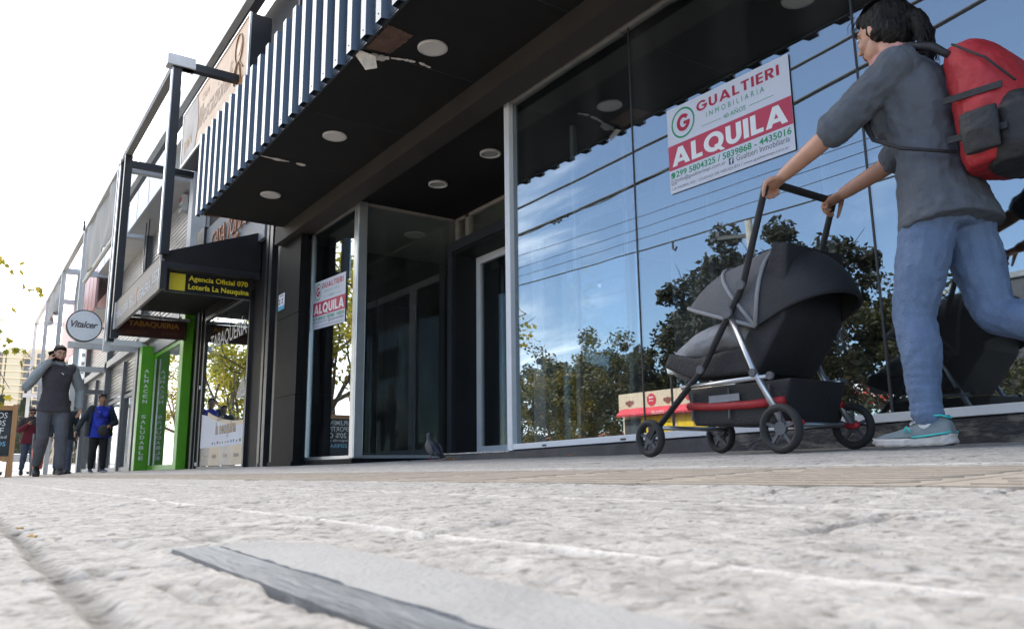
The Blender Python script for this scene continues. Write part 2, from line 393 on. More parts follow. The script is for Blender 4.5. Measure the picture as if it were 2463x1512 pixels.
def block_letters(word, mat, parent, org, u, v, x, y, w, h, name='lettering', lift=.004, gap=.09, heavy=.25):
    """heavy sans capitals cut from strips (overlapping strips lie a hair apart)"""
    org = Vector(org); u = Vector(u); v = Vector(v); n = u.cross(v); k = heavy
    def ring(a0, a1, cx, rx, seg=30):
        o = []
        for i in range(seg):
            t0, t1 = R(a0+(a1-a0)*i/seg), R(a0+(a1-a0)*(i+1)/seg)
            P = lambda t, q: (cx+(rx-q)*math.cos(t), .5+(.52-q*.92)*math.sin(t))
            o.append([P(t0, 0), P(t1, 0), P(t1, k), P(t0, k)])
        return o
    def glyph(c):
        if c == 'A': return .98, [[(0, 0), (k*1.06, 0), (.49+k*.53, 1), (.49-k*.53, 1)], [(.98, 0), (.98-k*1.06, 0), (.49-k*.53, 1), (.49+k*.53, 1)], [(.22, .17), (.76, .17), (.69, .37), (.29, .37)]]
        if c == 'L': return .58, [[(0, 0), (k, 0), (k, 1), (0, 1)], [(k, 0), (.58, 0), (.58, k*.86), (k, k*.86)]]
        if c == 'I': return k, [[(0, 0), (k, 0), (k, 1), (0, 1)]]
        if c == 'T': return .68, [[(0, 1-k*.86), (.68, 1-k*.86), (.68, 1), (0, 1)], [(.34-k/2, 0), (.34+k/2, 0), (.34+k/2, 1-k*.86), (.34-k/2, 1-k*.86)]]
        if c == 'E': return .56, [[(0, 0), (k, 0), (k, 1), (0, 1)]]+[[(k, z), (.56, z), (.56, z+k*.80), (k, z+k*.80)] for z in (0, .5-k*.4, 1-k*.80)]
        if c == 'U':
            o = [[(0, .38), (k, .38), (k, 1), (0, 1)], [(.76-k, .38), (.76, .38), (.76, 1), (.76-k, 1)]]
            for i in range(16):
                t0, t1 = math.pi+math.pi*i/16, math.pi+math.pi*(i+1)/16; P = lambda t, q: (.38+(.38-q)*math.cos(t), .38+(.40-q*.9)*math.sin(t)); o.append([P(t0, 0), P(t1, 0), P(t1, k), P(t0, k)])
            return .76, o
        if c == 'Q': return 1.04, ring(0, 360, .51, .51)+[[(.52, .30), (.70, .34), (1.06, -.10), (.84, -.10)]]
        if c == 'G': return .98, ring(38, 352, .50, .50)+[[(.52, .36), (1.0, .36), (1.0, .56), (.52, .56)]]
        if c == 'R':
            o = [[(0, 0), (k, 0), (k, 1), (0, 1)], [(k, 1-k*.8), (.40, 1-k*.8), (.40, 1), (k, 1)], [(k, .40), (.40, .40), (.40, .40+k*.8), (k, .40+k*.8)], [(.26, .40), (.26+k*1.05, .40), (.70, 0), (.70-k*1.12, 0)]]
            for i in range(12):
                t0, t1 = -math.pi/2+math.pi*i/12, -math.pi/2+math.pi*(i+1)/12; P = lambda t, q: (.40+(.28-q)*math.cos(t), .70+(.30-q*.8)*math.sin(t)); o.append([P(t0, 0), P(t1, 0), P(t1, k), P(t0, k)])
            return .70, o
    gl = [glyph(c) for c in word]; tot = sum(g_[0] for g_ in gl)+gap*(len(word)-1); sx = w/tot; x0 = x; mb = MB()
    for wd, polys in gl:
        for i, pl in enumerate(polys): mb.add([org+u*(x0+a*sx)+v*(y+b_*h)+n*(lift+(.00025*(i % 7) if len(polys) < 8 or i > 29 else .0)) for a, b_ in pl], [tuple(range(len(pl)))])
        x0 += (wd+gap)*sx
    return mb.build(name, mat, parent)

def G(x, y):
    """height of the paving"""
    x = max(-60., min(8., x)); yy = max(-3.9, min(3.75, y))
    return -.057+.0385*yy+.001*(x+1.5)
# ================================================================ GROUND
def vnoise(x, y, seed):
    """smooth value noise on arrays"""
    xi = np.floor(x).astype(np.int64); yi = np.floor(y).astype(np.int64); xf = x-xi; yf = y-yi
    def h(a, b):
        n = (a*374761393+b*668265263+seed*1442695041) & 0x7fffffff
        n = ((n ^ (n >> 13))*1274126177) & 0x7fffffff
        return ((n ^ (n >> 16)) & 0xffff)/65535.
    u = xf*xf*(3-2*xf); w = yf*yf*(3-2*yf)
    return (h(xi, yi)*(1-u)+h(xi+1, yi)*u)*(1-w)+(h(xi, yi+1)*(1-u)+h(xi+1, yi+1)*u)*w

def grow(a, b, step, lim=.35, g=1.045):
    out = []; x = a; s = step; sg = 1 if b > a else -1
    while (b-x)*sg > s: x += sg*s; out.append(x); s = min(lim, s*g)
    out.append(b); return out
xs = sorted(set(list(np.arange(-1.5, .02, .0055)) + grow(-1.5, -60, .0055, .5, 1.03) + grow(.02, 8, .006, .4, 1.06)))
ys = sorted(set(list(np.arange(.04, .95, .0048)) + grow(.95, 3.75, .0048, .03, 1.03) + grow(.04, -3.9, .006, .3, 1.06)))
X, Y = np.meshgrid(np.array(xs), np.array(ys), indexing='ij')
Xc = np.clip(X, -60, 8); Z = -.057+.0385*np.clip(Y, -3.9, 3.75)+.001*(Xc+1.5)
wob = (vnoise(X*9, Y*9, 5)-.5)*.006+(vnoise(X*55, Y*55, 9)-.5)*.0035
# rough cut stone: ridges and chips, stronger where the slabs were split
rough = (vnoise(X*8, Y*11, 1)-.5)*.0022+(vnoise(X*26, Y*40, 2)-.5)*.0019+(vnoise(X*62, Y*105, 3)-.5)*.0019+(vnoise(X*140, Y*230, 4)-.5)*.0013
ledge = np.clip((vnoise(X*5+Y*2, Y*19, 11)-.66)*14, 0, 1)*.0026+np.clip((vnoise(X*17, Y*46, 13)-.72)*10, 0, 1)*.0020
# short open cracks where the stone was split
ck = np.exp(-((vnoise(X*5+1.7*vnoise(X*20, Y*20, 31), Y*20, 17)-.5)/.018)**2)*np.clip((vnoise(X*7, Y*9, 19)-.52)*8, 0, 1)
ck2 = np.exp(-((vnoise(X*13, Y*42, 27)-.5)/.03)**2)*np.clip((vnoise(X*15, Y*19, 29)-.58)*9, 0, 1)
Zr = rough*.5-ledge*.8-ck*.0042-ck2*.0024
# joints along the street and across it
gy = np.zeros_like(X); gx = np.zeros_like(X); row = np.floor((Y-.293)/.29+50).astype(int)
jy = np.abs(((Y+wob*.8-.293)/.29+.5) % 1-.5)*.29
off = ((row*7919) % 13)/13*.05
jx = np.abs((((X+wob*1.4)+.272+.09*(Y-.3)+off)/.226+.5) % 1-.5)*.226
keep = np.clip((vnoise(X*6, Y*6, 21)-.36)*8, 0, 1)
gy = np.exp(-(jy/.0036)**4); gx = np.exp(-(jx/.0036)**2)*keep*np.where(np.abs(X+.272+.09*(Y-.3)) < .08, 1., .85)
Zr = Zr*(1-.6*gy)-gx*.0105
Zr = Zr+gy*.0012*(vnoise(X*30, Y*8, 23)-.3)
pale = gy
# the open joint with dirt beside the camera
lj = np.exp(-((Y-.054+wob*.25)/.0065)**4)*(X < -.22); Zr -= lj*.0035
# smooth slab: ground lies a little lower below it
slab_poly = [(-.60, .122), (-.585, .186), (-.523, .212), (-.36, .206), (-.268, .200), (-.16, .192), (.10, .178), (.10, .100), (-.24, .112)]
fade = np.exp(-np.maximum(0, np.hypot(X+.5, Y-.4)-2.5)/6)
Z = Z+Zr*(.35+.65*fade)
inside = (X > -.60) & (X < .10) & (Y > .126-.02*(X+.6)) & (Y < .190-.0*(X))
Z = np.where(inside, Z-.003, Z)
nx, ny = X.shape
me = bpy.data.meshes.new('pavement')
vv = np.stack([X, Y, Z], -1).reshape(-1, 3)
idx = np.arange(nx*ny).reshape(nx, ny)
q = np.stack([idx[:-1, :-1], idx[1:, :-1], idx[1:, 1:], idx[:-1, 1:]], -1).reshape(-1, 4)
me.vertices.add(len(vv)); me.vertices.foreach_set('co', vv.ravel().astype(np.float32))
me.loops.add(q.size); me.loops.foreach_set('vertex_index', q.ravel().astype(np.int32))
me.polygons.add(len(q)); me.polygons.foreach_set('loop_start', np.arange(0, q.size, 4, dtype=np.int32))
me.polygons.foreach_set('use_smooth', np.ones(len(q), dtype=bool))
at = me.attributes.new('joint', 'FLOAT', 'POINT'); at.data.foreach_set('value', pale.ravel().astype(np.float32))
at2 = me.attributes.new('dirt_shade', 'FLOAT', 'POINT'); at2.data.foreach_set('value', np.clip(gx+lj*.6+ck*.8+ck2*.45, 0, 1).ravel().astype(np.float32))  # shadow of cracks and cross joints is painted in along with the dirt
me.update(calc_edges=True)
pave = bpy.data.objects.new('pavement', me); COL.objects.link(pave); tag(pave, 'pale rough cut stone paving of the footway', 'pavement', kind='structure')
m = pm('stone_paving', (.30, .275, .245), .82, col2=(.54, .50, .455), scale=34, bump=.7, bscale=130, spec=.35, lo=.30, hi=.68, detail=10)
t = m.node_tree; b = t.nodes['Principled BSDF']; lk = b.inputs['Base Color'].links[0].from_socket
a1 = t.nodes.new('ShaderNodeAttribute'); a1.attribute_name = 'joint'; a2 = t.nodes.new('ShaderNodeAttribute'); a2.attribute_name = 'dirt_shade'
x1 = t.nodes.new('ShaderNodeMixRGB'); x1.inputs[2].default_value = (.66, .62, .57, 1); t.links.new(a1.outputs['Fac'], x1.inputs[0]); t.links.new(lk, x1.inputs[1])
x2 = t.nodes.new('ShaderNodeMixRGB'); x2.inputs[2].default_value = (.11, .10, .085, 1); t.links.new(a2.outputs['Fac'], x2.inputs[0]); t.links.new(x1.outputs[0], x2.inputs[1])
# fine dark pits and grains of the stone
g = t.nodes.new('ShaderNodeNewGeometry'); vz = t.nodes.new('ShaderNodeTexNoise'); vz.inputs['Scale'].default_value = 95; vz.inputs['Detail'].default_value = 5; t.links.new(g.outputs['Position'], vz.inputs['Vector'])
c3 = t.nodes.new('ShaderNodeValToRGB'); c3.color_ramp.elements[0].position = .30; c3.color_ramp.elements[0].color = (.45, .44, .43, 1); c3.color_ramp.elements[1].position = .46; c3.color_ramp.elements[1].color = (1, 1, 1, 1)
t.links.new(vz.outputs[0], c3.inputs[0]); x3 = t.nodes.new('ShaderNodeMixRGB'); x3.blend_type = 'MULTIPLY'; x3.inputs[0].default_value = 1
t.links.new(x2.outputs[0], x3.inputs[1]); t.links.new(c3.outputs[0], x3.inputs[2]); t.links.new(x3.outputs[0], b.inputs['Base Color'])
me.materials.append(m)

def gsheet(name, poly, mat, lift, parent=None, thick=.004, sub=.06):
    """thin sheet that follows the slope of the paving"""
    n = Vector((-.001, -.0385, 1)).normalized()
    P = [Vector((x, y, G(x, y)+lift-thick)) for x, y in poly]
    return MB().prism(P, n, thick).build(name, mat, parent)
s = thing('paving_slab', 'smooth grey concrete slab with a dark worn metal edge, set in the rough paving', 'paving slab', (-.3, .15, G(-.3, .15)))
def ragged(pts, amp, seed):
    r_ = random.Random(seed); o = []
    for i in range(len(pts)):
        a, c = pts[i], pts[(i+1) % len(pts)]; k = max(2, int(math.hypot(c[0]-a[0], c[1]-a[1])/.012))
        for j in range(k):
            f = j/k; o.append((a[0]+(c[0]-a[0])*f+(r_.uniform(-amp, amp) if j else 0), a[1]+(c[1]-a[1])*f+(r_.uniform(-amp, amp) if j else 0)))
    return o
gsheet('slab_surface', ragged([(-.583, .1575), (-.224, .1465), (.09, .137), (.09, .186), (-.17, .1925), (-.268, .198), (-.40, .204), (-.523, .209), (-.587, .184)], .0016, 3), 'slab_smooth', .0004, s, .012)
gsheet('metal_edge', ragged([(-.597, .129), (-.315, .123), (-.247, .121), (.09, .108), (.09, .1360), (-.224, .1445), (-.584, .1555)], .00035, 5), 'slab_edge', .0002, s, .012)
# tactile strip of raised bars
ts = thing('tactile_strip', 'worn beige tactile guiding strip laid along the shop front', 'paving strip', (-8, 1.05, G(-8, 1.05)))
for k in range(46):
    x1_ = 5-k*.42; mb = MB(); n = Vector((-.001, -.0385, 1)).normalized()
    mb.prism([Vector((x, y, G(x, y)-.004)) for x, y in ((x1_-.415, .83), (x1_, .83), (x1_, 1.28), (x1_-.415, 1.28))], n, .0055)
    for j in range(9):
        yb = .85+j*.049+rng.uniform(-.002, .002); xa = x1_-.40+rng.uniform(0, .05)
        mb.prism([Vector((x, y, G(x, y)+.0008)) for x, y in ((xa, yb), (x1_-.02-rng.uniform(0, .05), yb), (x1_-.02, yb+.026), (xa, yb+.026))], n, .0022)
    mb.build('tactile_tile', 'tactile', ts)
# kerb, road, opposite side
zr = G(-5, -3.9)-.14
MB().box(-80, 12, -4.15, -3.9, zr-.2, G(-30, -3.9)+.0).build('kerb', 'kerb'); tag(bpy.data.objects['kerb'], kind='structure')
MB().add([(-420, -11, zr), (40, -11, zr), (40, -4.15, zr), (-420, -4.15, zr)], [(0, 1, 2, 3)]).build('road', 'asphalt'); tag(bpy.data.objects['road'], kind='structure')
MB().box(-400, 40, -11.2, -11, zr-.2, zr+.13).build('far_kerb', 'kerb'); tag(bpy.data.objects['far_kerb'], kind='structure')
MB().add([(-420, -300, zr+.12), (60, -300, zr+.12), (60, -11.2, zr+.12), (-420, -11.2, zr+.12)], [(0, 1, 2, 3)]).build('plaza_ground', 'plaza'); tag(bpy.data.objects['plaza_ground'], kind='structure')
MB().add([(-900, -4.1, -.14), (-60, -4.1, -.14), (-60, 500, -.14), (-900, 500, -.14)], [(0, 1, 2, 3)]).build('street_ground', 'plaza'); tag(bpy.data.objects['street_ground'], kind='structure')
MB().add([(-900, -900, zr-.35), (400, -900, zr-.35), (400, 600, zr-.35), (-900, 600, zr-.35)], [(0, 1, 2, 3)]).build('ground', 'plaza'); tag(bpy.data.objects['ground'], kind='structure')

# ================================================================ EMPTY SHOP (to let)
shop = thing('shop_building', 'black fronted empty shop with large mirror-like glass front under a deep black canopy', 'shop', (-4, 3.6, .07))
B = lambda name, mat, *boxes, par=shop, bev=0: [mb_.build(name, mat, par, bev=bev) for mb_ in [MB()] if [mb_.box(*q_) for q_ in boxes]][0]
def B1(name, mat, *bx, par=shop, bev=0):
    for q_ in bx: B(name, mat, q_, par=par, bev=bev)
B('soffit', 'soffit_black', (-10.0, 8, 2.24, 3.27, 3.16, 3.24))
B('beam', 'beam_brown', (-10.3, 8, 3.27, 3.50, 2.985, 3.245))
B('entrance_ceiling', 'soffit_black', (-10.2, 8, 3.503, 5.3, 3.06, 3.14))
B('upper_wall', 'black_paint', (-10.3, 8, 3.45, 9, 3.25, 7.6))
for x in np.arange(-10.2, 2, .62): B('cladding_seam', 'frame_dark', (x, x+.035, 3.43, 3.45, 4.0, 7.55))
B('slab_over', 'inside_dark', (-10.25, 8, 3.51, 9, 3.145, 3.245))
B('roof_coping', 'grey_steel', (-10.35, 8.05, 3.32, 9.05, 7.6, 7.72))
B('side_wall', 'inside_dark', (-10.25, -10.15, 3.6, 9, -.1, 3.05))
B('pillar', 'granite', (-10.35, -9.54, 3.365, 3.46, -.05, .93), (-10.35, -9.54, 3.367, 3.46, .936, 1.96), (-10.35, -9.54, 3.365, 3.46, 1.966, 2.985))
B('pillar_reveal', 'black_paint', (-10.3, -9.745, 3.462, 3.66, .1, 2.98))
# fascia of trapezoid ribbed sheet: period .26
prof = []; x = -10.06
while x < 8:
    prof += [(x, 2.236), (x+.014, 2.178), (x+.100, 2.178), (x+.118, 2.236)]; x += .262
vs = []; fs = []
for px_, py_ in prof: vs += [(px_, py_, 3.138), (px_, py_, 4.20)]
for i in range(len(prof)-1): fs.append((2*i, 2*i+2, 2*i+3, 2*i+1))
o = MB().add(vs, fs).build('ribbed_fascia', 'rib_metal', shop); md = o.modifiers.new('thick', 'SOLIDIFY'); md.thickness = .004
B('fascia_backing', 'black_paint', (-10.0, 8, 2.24, 2.30, 3.245, 4.16))
B('canopy_roof', 'black_paint', (-10.0, 8, 2.30, 3.45, 3.9, 3.98))
B('canopy_edge_trim', 'frame_dark', (-10.02, 8, 2.232, 2.262, 3.15, 3.175))
B1('panel_joint', 'frame_dark', *[(x, x+.006, 2.27, 3.265, 3.1575, 3.161) for x in (-8.95, -7.728, -6.47, -5.215, -3.96, -2.7, -1.45)])
mb = MB(); i = 0
for px_ in np.arange(-10.003, 7.9, .262):
    for z in (3.19, 4.14): mb.ell((px_, 2.177, z), (.006, .004, .006), 6, 4)
tag(mb.build('fixing_screw', 'frame_dark', shop), kind='stuff')
# damaged soffit: torn lining and a rusty opening
def blotch(name, path, wid, mat, z=3.157, th=.004, seed=1, par=shop):
    r_ = random.Random(seed); a = []; c = []
    for i in range(len(path)-1):
        p, q_ = Vector(path[i]), Vector(path[i+1]); k = 7
        for j in range(k):
            f = j/k; pt = p+(q_-p)*f; d = (q_-p).normalized(); nn = Vector((-d.y, d.x)); w_ = wid*(.35+r_.random())*(.4+.6*math.sin(math.pi*(i+f)/(len(path)-1)))
            a.append((pt+nn*w_)); c.append((pt-nn*w_*.8))
    poly = [(p.x, p.y, z) for p in a]+[(p.x, p.y, z) for p in reversed(c)]
    return MB().prism(poly, (0, 0, -1), th).build(name, mat, par)
blotch('torn_lining', [(-5.28, 2.27), (-5.27, 2.42), (-5.22, 2.50)], .055, 'peel_white', seed=2)
blotch('torn_lining', [(-5.22, 2.50), (-5.18, 2.62), (-5.17, 2.70)], .020, 'peel_white', seed=3)
blotch('torn_lining', [(-5.16, 2.72), (-5.19, 2.85)], .022, 'peel_white', seed=12)
blotch('torn_lining', [(-7.72, 2.27), (-7.73, 2.45), (-7.72, 2.58)], .028, 'peel_white', seed=4)
blotch('torn_lining', [(-7.72, 2.64), (-7.74, 2.76)], .03, 'peel_white', seed=5)
blotch('torn_lining', [(-10.0, 2.27), (-9.96, 2.5)], .05, 'rust_panel', seed=6)
poly = ragged([(-5.20, 2.275), (-4.80, 2.275), (-4.83, 2.50), (-5.16, 2.47)], .008, 8)
MB().prism([(a, c, 3.157) for a, c in poly], (0, 0, -1), .003).build('rusty_opening', 'rust_panel', shop)
MB().prism([(-5.32, 2.25, 3.150), (-5.24, 2.25, 3.155), (-5.20, 2.36, 3.12), (-5.25, 2.40, 3.06), (-5.31, 2.33, 3.05)], (0, .2, -1), .006).build('hanging_flap', 'peel_white', shop)
# plinth / step
def plinth(name, x0, x1, ya, yb, ztop, mat, par=shop):
    k = max(2, int(abs(x1-x0)/.12)); vs = []; fs = []; r_ = random.Random(3)
    for i in range(k+1):
        x = x0+(x1-x0)*i/k; zt = ztop(x)
        vs += [(x, ya, G(x, ya)-.05), (x, ya+r_.uniform(-.003, .003), zt-.012+r_.uniform(-.002, .002)), (x, ya+.012, zt), (x, yb, zt)]
    for i in range(k):
        for j in range(3): a = i*4+j; fs.append((a, a+4, a+5, a+1))
    fs += [(0, 1, 2, 3), (4*k+3, 4*k+2, 4*k+1, 4*k)]
    return MB().add(vs, fs).build(name, mat, par)
zb = lambda x: .142+.0155*(x+5.16)
plinth('plinth', -6.25, -3.0, 3.56, 4.9, lambda x: max(.13, zb(x)), 'plinth_black')
plinth('plinth', -3.0, 8, 3.557, 4.9, zb, 'plinth_worn')
plinth('plinth', -11.35, -8.10, 3.30 if 0 else 3.50, 5.5, lambda x: .128, 'granite')
B('pillar_base', 'granite', (-10.39, -9.50, 3.33, 3.50, -.05, .118))
vs = [(-8.1, 3.5, G(-8, 3.5)-.004), (-6.25, 3.56, G(-6, 3.56)+.004), (-6.25, 4.9, .135), (-8.1, 4.9, .125)]
MB().prism(vs, (0, 0, 1), .006).build('entrance_ramp', 'ramp', shop)
# chipped pale edge of the step
mb = MB(); x = -6.25
while x < -5.2:
    w_ = rng.uniform(.02, .08); mb.box(x, x+w_, 3.554, 3.572, .128, .136+rng.uniform(0, .003)); x += w_+rng.uniform(.002, .02)
mb.build('chipped_edge', 'peel_white', shop)

def pane(name, quad, n, mat, par, th=.008):
    return MB().prism(quad, n, th).build(name, mat, par)
# main window
win = MB()
win.box(-5.205, -5.135, 3.55, 3.62, .135, 3.06)
wf = win.build('window_frame', 'white_frame', shop, bev=.004)
vs = []; fs = []
for x in (-5.134, 8): vs += [(x, 3.552, zb(x)), (x, 3.552, zb(x)+.042), (x, 3.64, zb(x)+.042), (x, 3.64, zb(x))]
fs = [(0, 1, 5, 4), (1, 2, 6, 5), (2, 3, 7, 6), (3, 0, 4, 7), (0, 3, 2, 1), (4, 5, 6, 7)]
MB().add(vs, fs).build('bottom_rail', 'white_frame', wf, bev=.003)
mb = MB(); r_ = random.Random(4); x = -5.13
while x < 8:
    w_ = r_.uniform(.15, .5); mb.box(x, x+w_, 3.555+r_.uniform(-.002, .002), 3.62, 3.018+r_.uniform(-.004, .004), 3.059); x += w_
mb.build('top_rail', 'frame_tan', wf)
mb = MB()
for x in (-4.75, -3.9, -2.6): mb.box(x, x+.05, 3.549, 3.553, zb(x)+.010, zb(x)+.022)
mb.build('drain_slot', 'sealant', wf)
seams = [-5.134, -3.71, -2.066, -.42, 1.22, 2.86, 4.5, 6.1, 7.9]
for a, c in zip(seams[:-1], seams[1:]):
    pane('window_pane', [(a+.002, 3.592, zb(a)+.02), (c-.002, 3.592, zb(c)+.02), (c-.002, 3.592, 3.03), (a+.002, 3.592, 3.03)], (0, 1, 0), 'glass_shop', wf, .006)
    MB().box(c-.005, c+.005, 3.588, 3.604, zb(c)+.04, 3.02).build('pane_joint', 'sealant', wf)
# interior seen through the glass
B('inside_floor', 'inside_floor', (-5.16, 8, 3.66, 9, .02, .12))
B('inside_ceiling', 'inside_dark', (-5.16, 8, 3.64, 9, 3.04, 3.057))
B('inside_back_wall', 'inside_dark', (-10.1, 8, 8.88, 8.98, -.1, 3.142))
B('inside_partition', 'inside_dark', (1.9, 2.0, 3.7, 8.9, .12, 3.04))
B1('display_post', 'white_frame', (-5.19, -5.13, 4.86, 4.93, .14, 3.05), (-5.19, -5.14, 4.25, 4.29, .14, 3.0), par=wf)
pane('side_pane', [(-5.166, 3.64, .15), (-5.166, 4.86, .15), (-5.166, 4.86, 3.03), (-5.166, 3.64, 3.03)], (1, 0, 0), 'glass_plain', wf, .006)
B('inner_door_frame', 'white_frame', (-5.35, -5.29, 5.62, 5.68, .12, 2.55), (-4.87, -4.82, 5.62, 5.68, .12, 2.55), (-5.35, -4.82, 5.62, 5.68, 2.55, 2.60))
B('inner_door', 'inside_grey', (-5.28, -4.88, 5.63, 5.67, .12, 2.05))
B1('inner_mullion', 'pale_steel', (-5.255, -5.21, 6.5, 6.54, .12, 3.0), (-3.10, -3.06, 4.80, 4.84, .75, 2.3))
# left glazed box
lw = MB().box(-8.315, -8.195, 3.555, 3.675, .128, 3.058).build('corner_post', 'alu', shop, bev=.012)
B('frame_rail', 'alu', (-9.73, -8.315, 3.575, 3.64, .128, .165), (-8.285, -8.225, 3.675, 4.80, .128, .165), (-9.74, -9.70, 3.575, 3.64, .165, 3.04), par=lw)
B('top_rail', 'frame_tan', (-9.73, -8.315, 3.575, 3.64, 3.025, 3.058), (-8.285, -8.225, 3.675, 4.85, 3.025, 3.058), par=lw)
pane('window_pane', [(-9.70, 3.60, .16), (-8.315, 3.60, .16), (-8.315, 3.60, 3.03), (-9.70, 3.60, 3.03)], (0, 1, 0), 'glass_shop', lw, .006)
pane('window_pane', [(-8.255, 3.675, .16), (-8.255, 4.79, .16), (-8.255, 4.79, 3.03), (-8.255, 3.675, 3.03)], (-1, 0, 0), 'glass_plain', lw, .006)
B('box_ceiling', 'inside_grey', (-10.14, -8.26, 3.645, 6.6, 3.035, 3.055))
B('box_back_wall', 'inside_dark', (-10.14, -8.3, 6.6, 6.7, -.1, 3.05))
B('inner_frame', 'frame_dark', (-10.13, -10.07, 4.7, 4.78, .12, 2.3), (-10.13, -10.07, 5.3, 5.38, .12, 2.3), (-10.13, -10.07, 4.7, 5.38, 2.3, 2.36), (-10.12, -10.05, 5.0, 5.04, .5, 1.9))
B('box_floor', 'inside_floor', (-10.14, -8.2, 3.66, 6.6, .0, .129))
# recessed entrance: portal, door, transom
B('portal', 'frame_dark', (-8.22, -8.12, 4.75, 5.3, .1, 2.60), (-8.22, -5.2, 4.75, 5.3, 2.60, 2.72))
B('portal_lining', 'black_paint', (-8.118, -8.06, 4.77, 5.29, .1, 2.59), (-8.06, -5.2, 4.77, 5.29, 2.56, 2.598))
tw = B('transom_frame', 'frame_tan', (-8.22, -8.16, 4.86, 4.92, 2.722, 3.058), (-7.98, -7.90, 4.86, 4.92, 2.722, 3.058), (-8.16, -5.2, 4.86, 4.92, 3.015, 3.058), (-8.16, -5.2, 4.865, 4.915, 2.722, 2.745))
pane('transom_pane', [(-8.16, 4.89, 2.745), (-7.98, 4.89, 2.745), (-7.98, 4.89, 3.015), (-8.16, 4.89, 3.015)], (0, 1, 0), 'glass_plain', tw, .005)
pane('transom_pane', [(-7.90, 4.89, 2.745), (-5.2, 4.89, 2.745), (-5.2, 4.89, 3.015), (-7.90, 4.89, 3.015)], (0, 1, 0), 'glass_plain', tw, .005)
B('transom_ceiling', 'inside_grey', (-8.25, -5.2, 4.95, 8.9, 3.03, 3.055))
dr = B('door', 'white_frame', (-8.055, -7.96, 5.06, 5.11, .16, 2.55), (-7.96, -6.9, 5.06, 5.11, 2.46, 2.55), (-7.96, -6.9, 5.06, 5.11, .16, .26), (-6.9, -6.8, 5.06, 5.11, .16, 2.55), (-6.79, -6.70, 5.06, 5.11, .16, 2.55), (-6.70, -5.25, 5.06, 5.11, 2.46, 2.55), (-6.70, -5.25, 5.06, 5.11, .16, .26))
pane('door_pane', [(-7.96, 5.08, .26), (-6.9, 5.08, .26), (-6.9, 5.08, 2.46), (-7.96, 5.08, 2.46)], (0, 1, 0), 'glass_shop', dr, .006)
pane('door_pane', [(-6.70, 5.08, .26), (-5.25, 5.08, .26), (-5.25, 5.08, 2.46), (-6.70, 5.08, 2.46)], (0, 1, 0), 'glass_shop', dr, .006)
MB().tube([(-8.075, 5.055, .5), (-8.075, 5.055, .62)], .012).build('hinge', 'frame_dark', dr)
MB().tube([(-8.075, 5.055, 2.1), (-8.075, 5.055, 2.22)], .012).build('hinge', 'frame_dark', dr)

# round canopy lights
def down_light(x, y, z, r, label, recess=False):
    o = thing('ceiling_light', label, 'ceiling light', (x, y, z), 'round white lights in the black canopy')
    if recess:
        MB().disc((x, y, z), (0, 0, -1), r, .022, 40, r*.80).build('rim', 'lamp_white', o, True)
        MB().disc((x, y, z-.002), (0, 0, -1), r*.80, .008, 40).build('diffuser', 'inside_grey', o)
    else:
        mb = MB(); vs = []; fs = []; seg = 44
        for rr, dz in ((r, 0), (r, -.010), (r*.93, -.016), (r*.86, -.016)):
            vs += [(x+rr*math.cos(2*math.pi*i/seg), y+rr*math.sin(2*math.pi*i/seg), z+dz) for i in range(seg)]
        for k in range(3):
            for i in range(seg): j = (i+1) % seg; fs.append((k*seg+i, k*seg+j, (k+1)*seg+j, (k+1)*seg+i))
        mb.add(vs, fs).build('rim', 'lamp_white', o)
        MB().disc((x, y, z-.006), (0, 0, -1), r*.86, .007, 44).build('diffuser', 'lamp_white', o)
ZL = 3.16
down_light(-8.83, 2.73, ZL, .115, 'round white light in the outer canopy, farthest along towards the tobacco shop')
down_light(-6.86, 2.71, ZL, .115, 'round white light in the outer canopy, middle one between two torn patches')
down_light(-4.91, 2.70, ZL, .115, 'round white light in the outer canopy beside the rusty torn opening')
down_light(-2.95, 2.70, ZL, .115, 'round white light in the outer canopy high above the large letting sign')
down_light(-1.0, 2.70, ZL, .115, 'round white light in the outer canopy above the walking woman')
down_light(-6.19, 4.06, 3.06, .105, 'recessed white light with raised rim in the entrance ceiling, nearer the large window', True)
down_light(-7.22, 4.05, 3.06, .105, 'recessed white light with raised rim in the entrance ceiling, nearer the glazed box', True)
down_light(-9.0, 4.7, 3.035, .14, 'dim round light on the grey ceiling inside the glazed box')

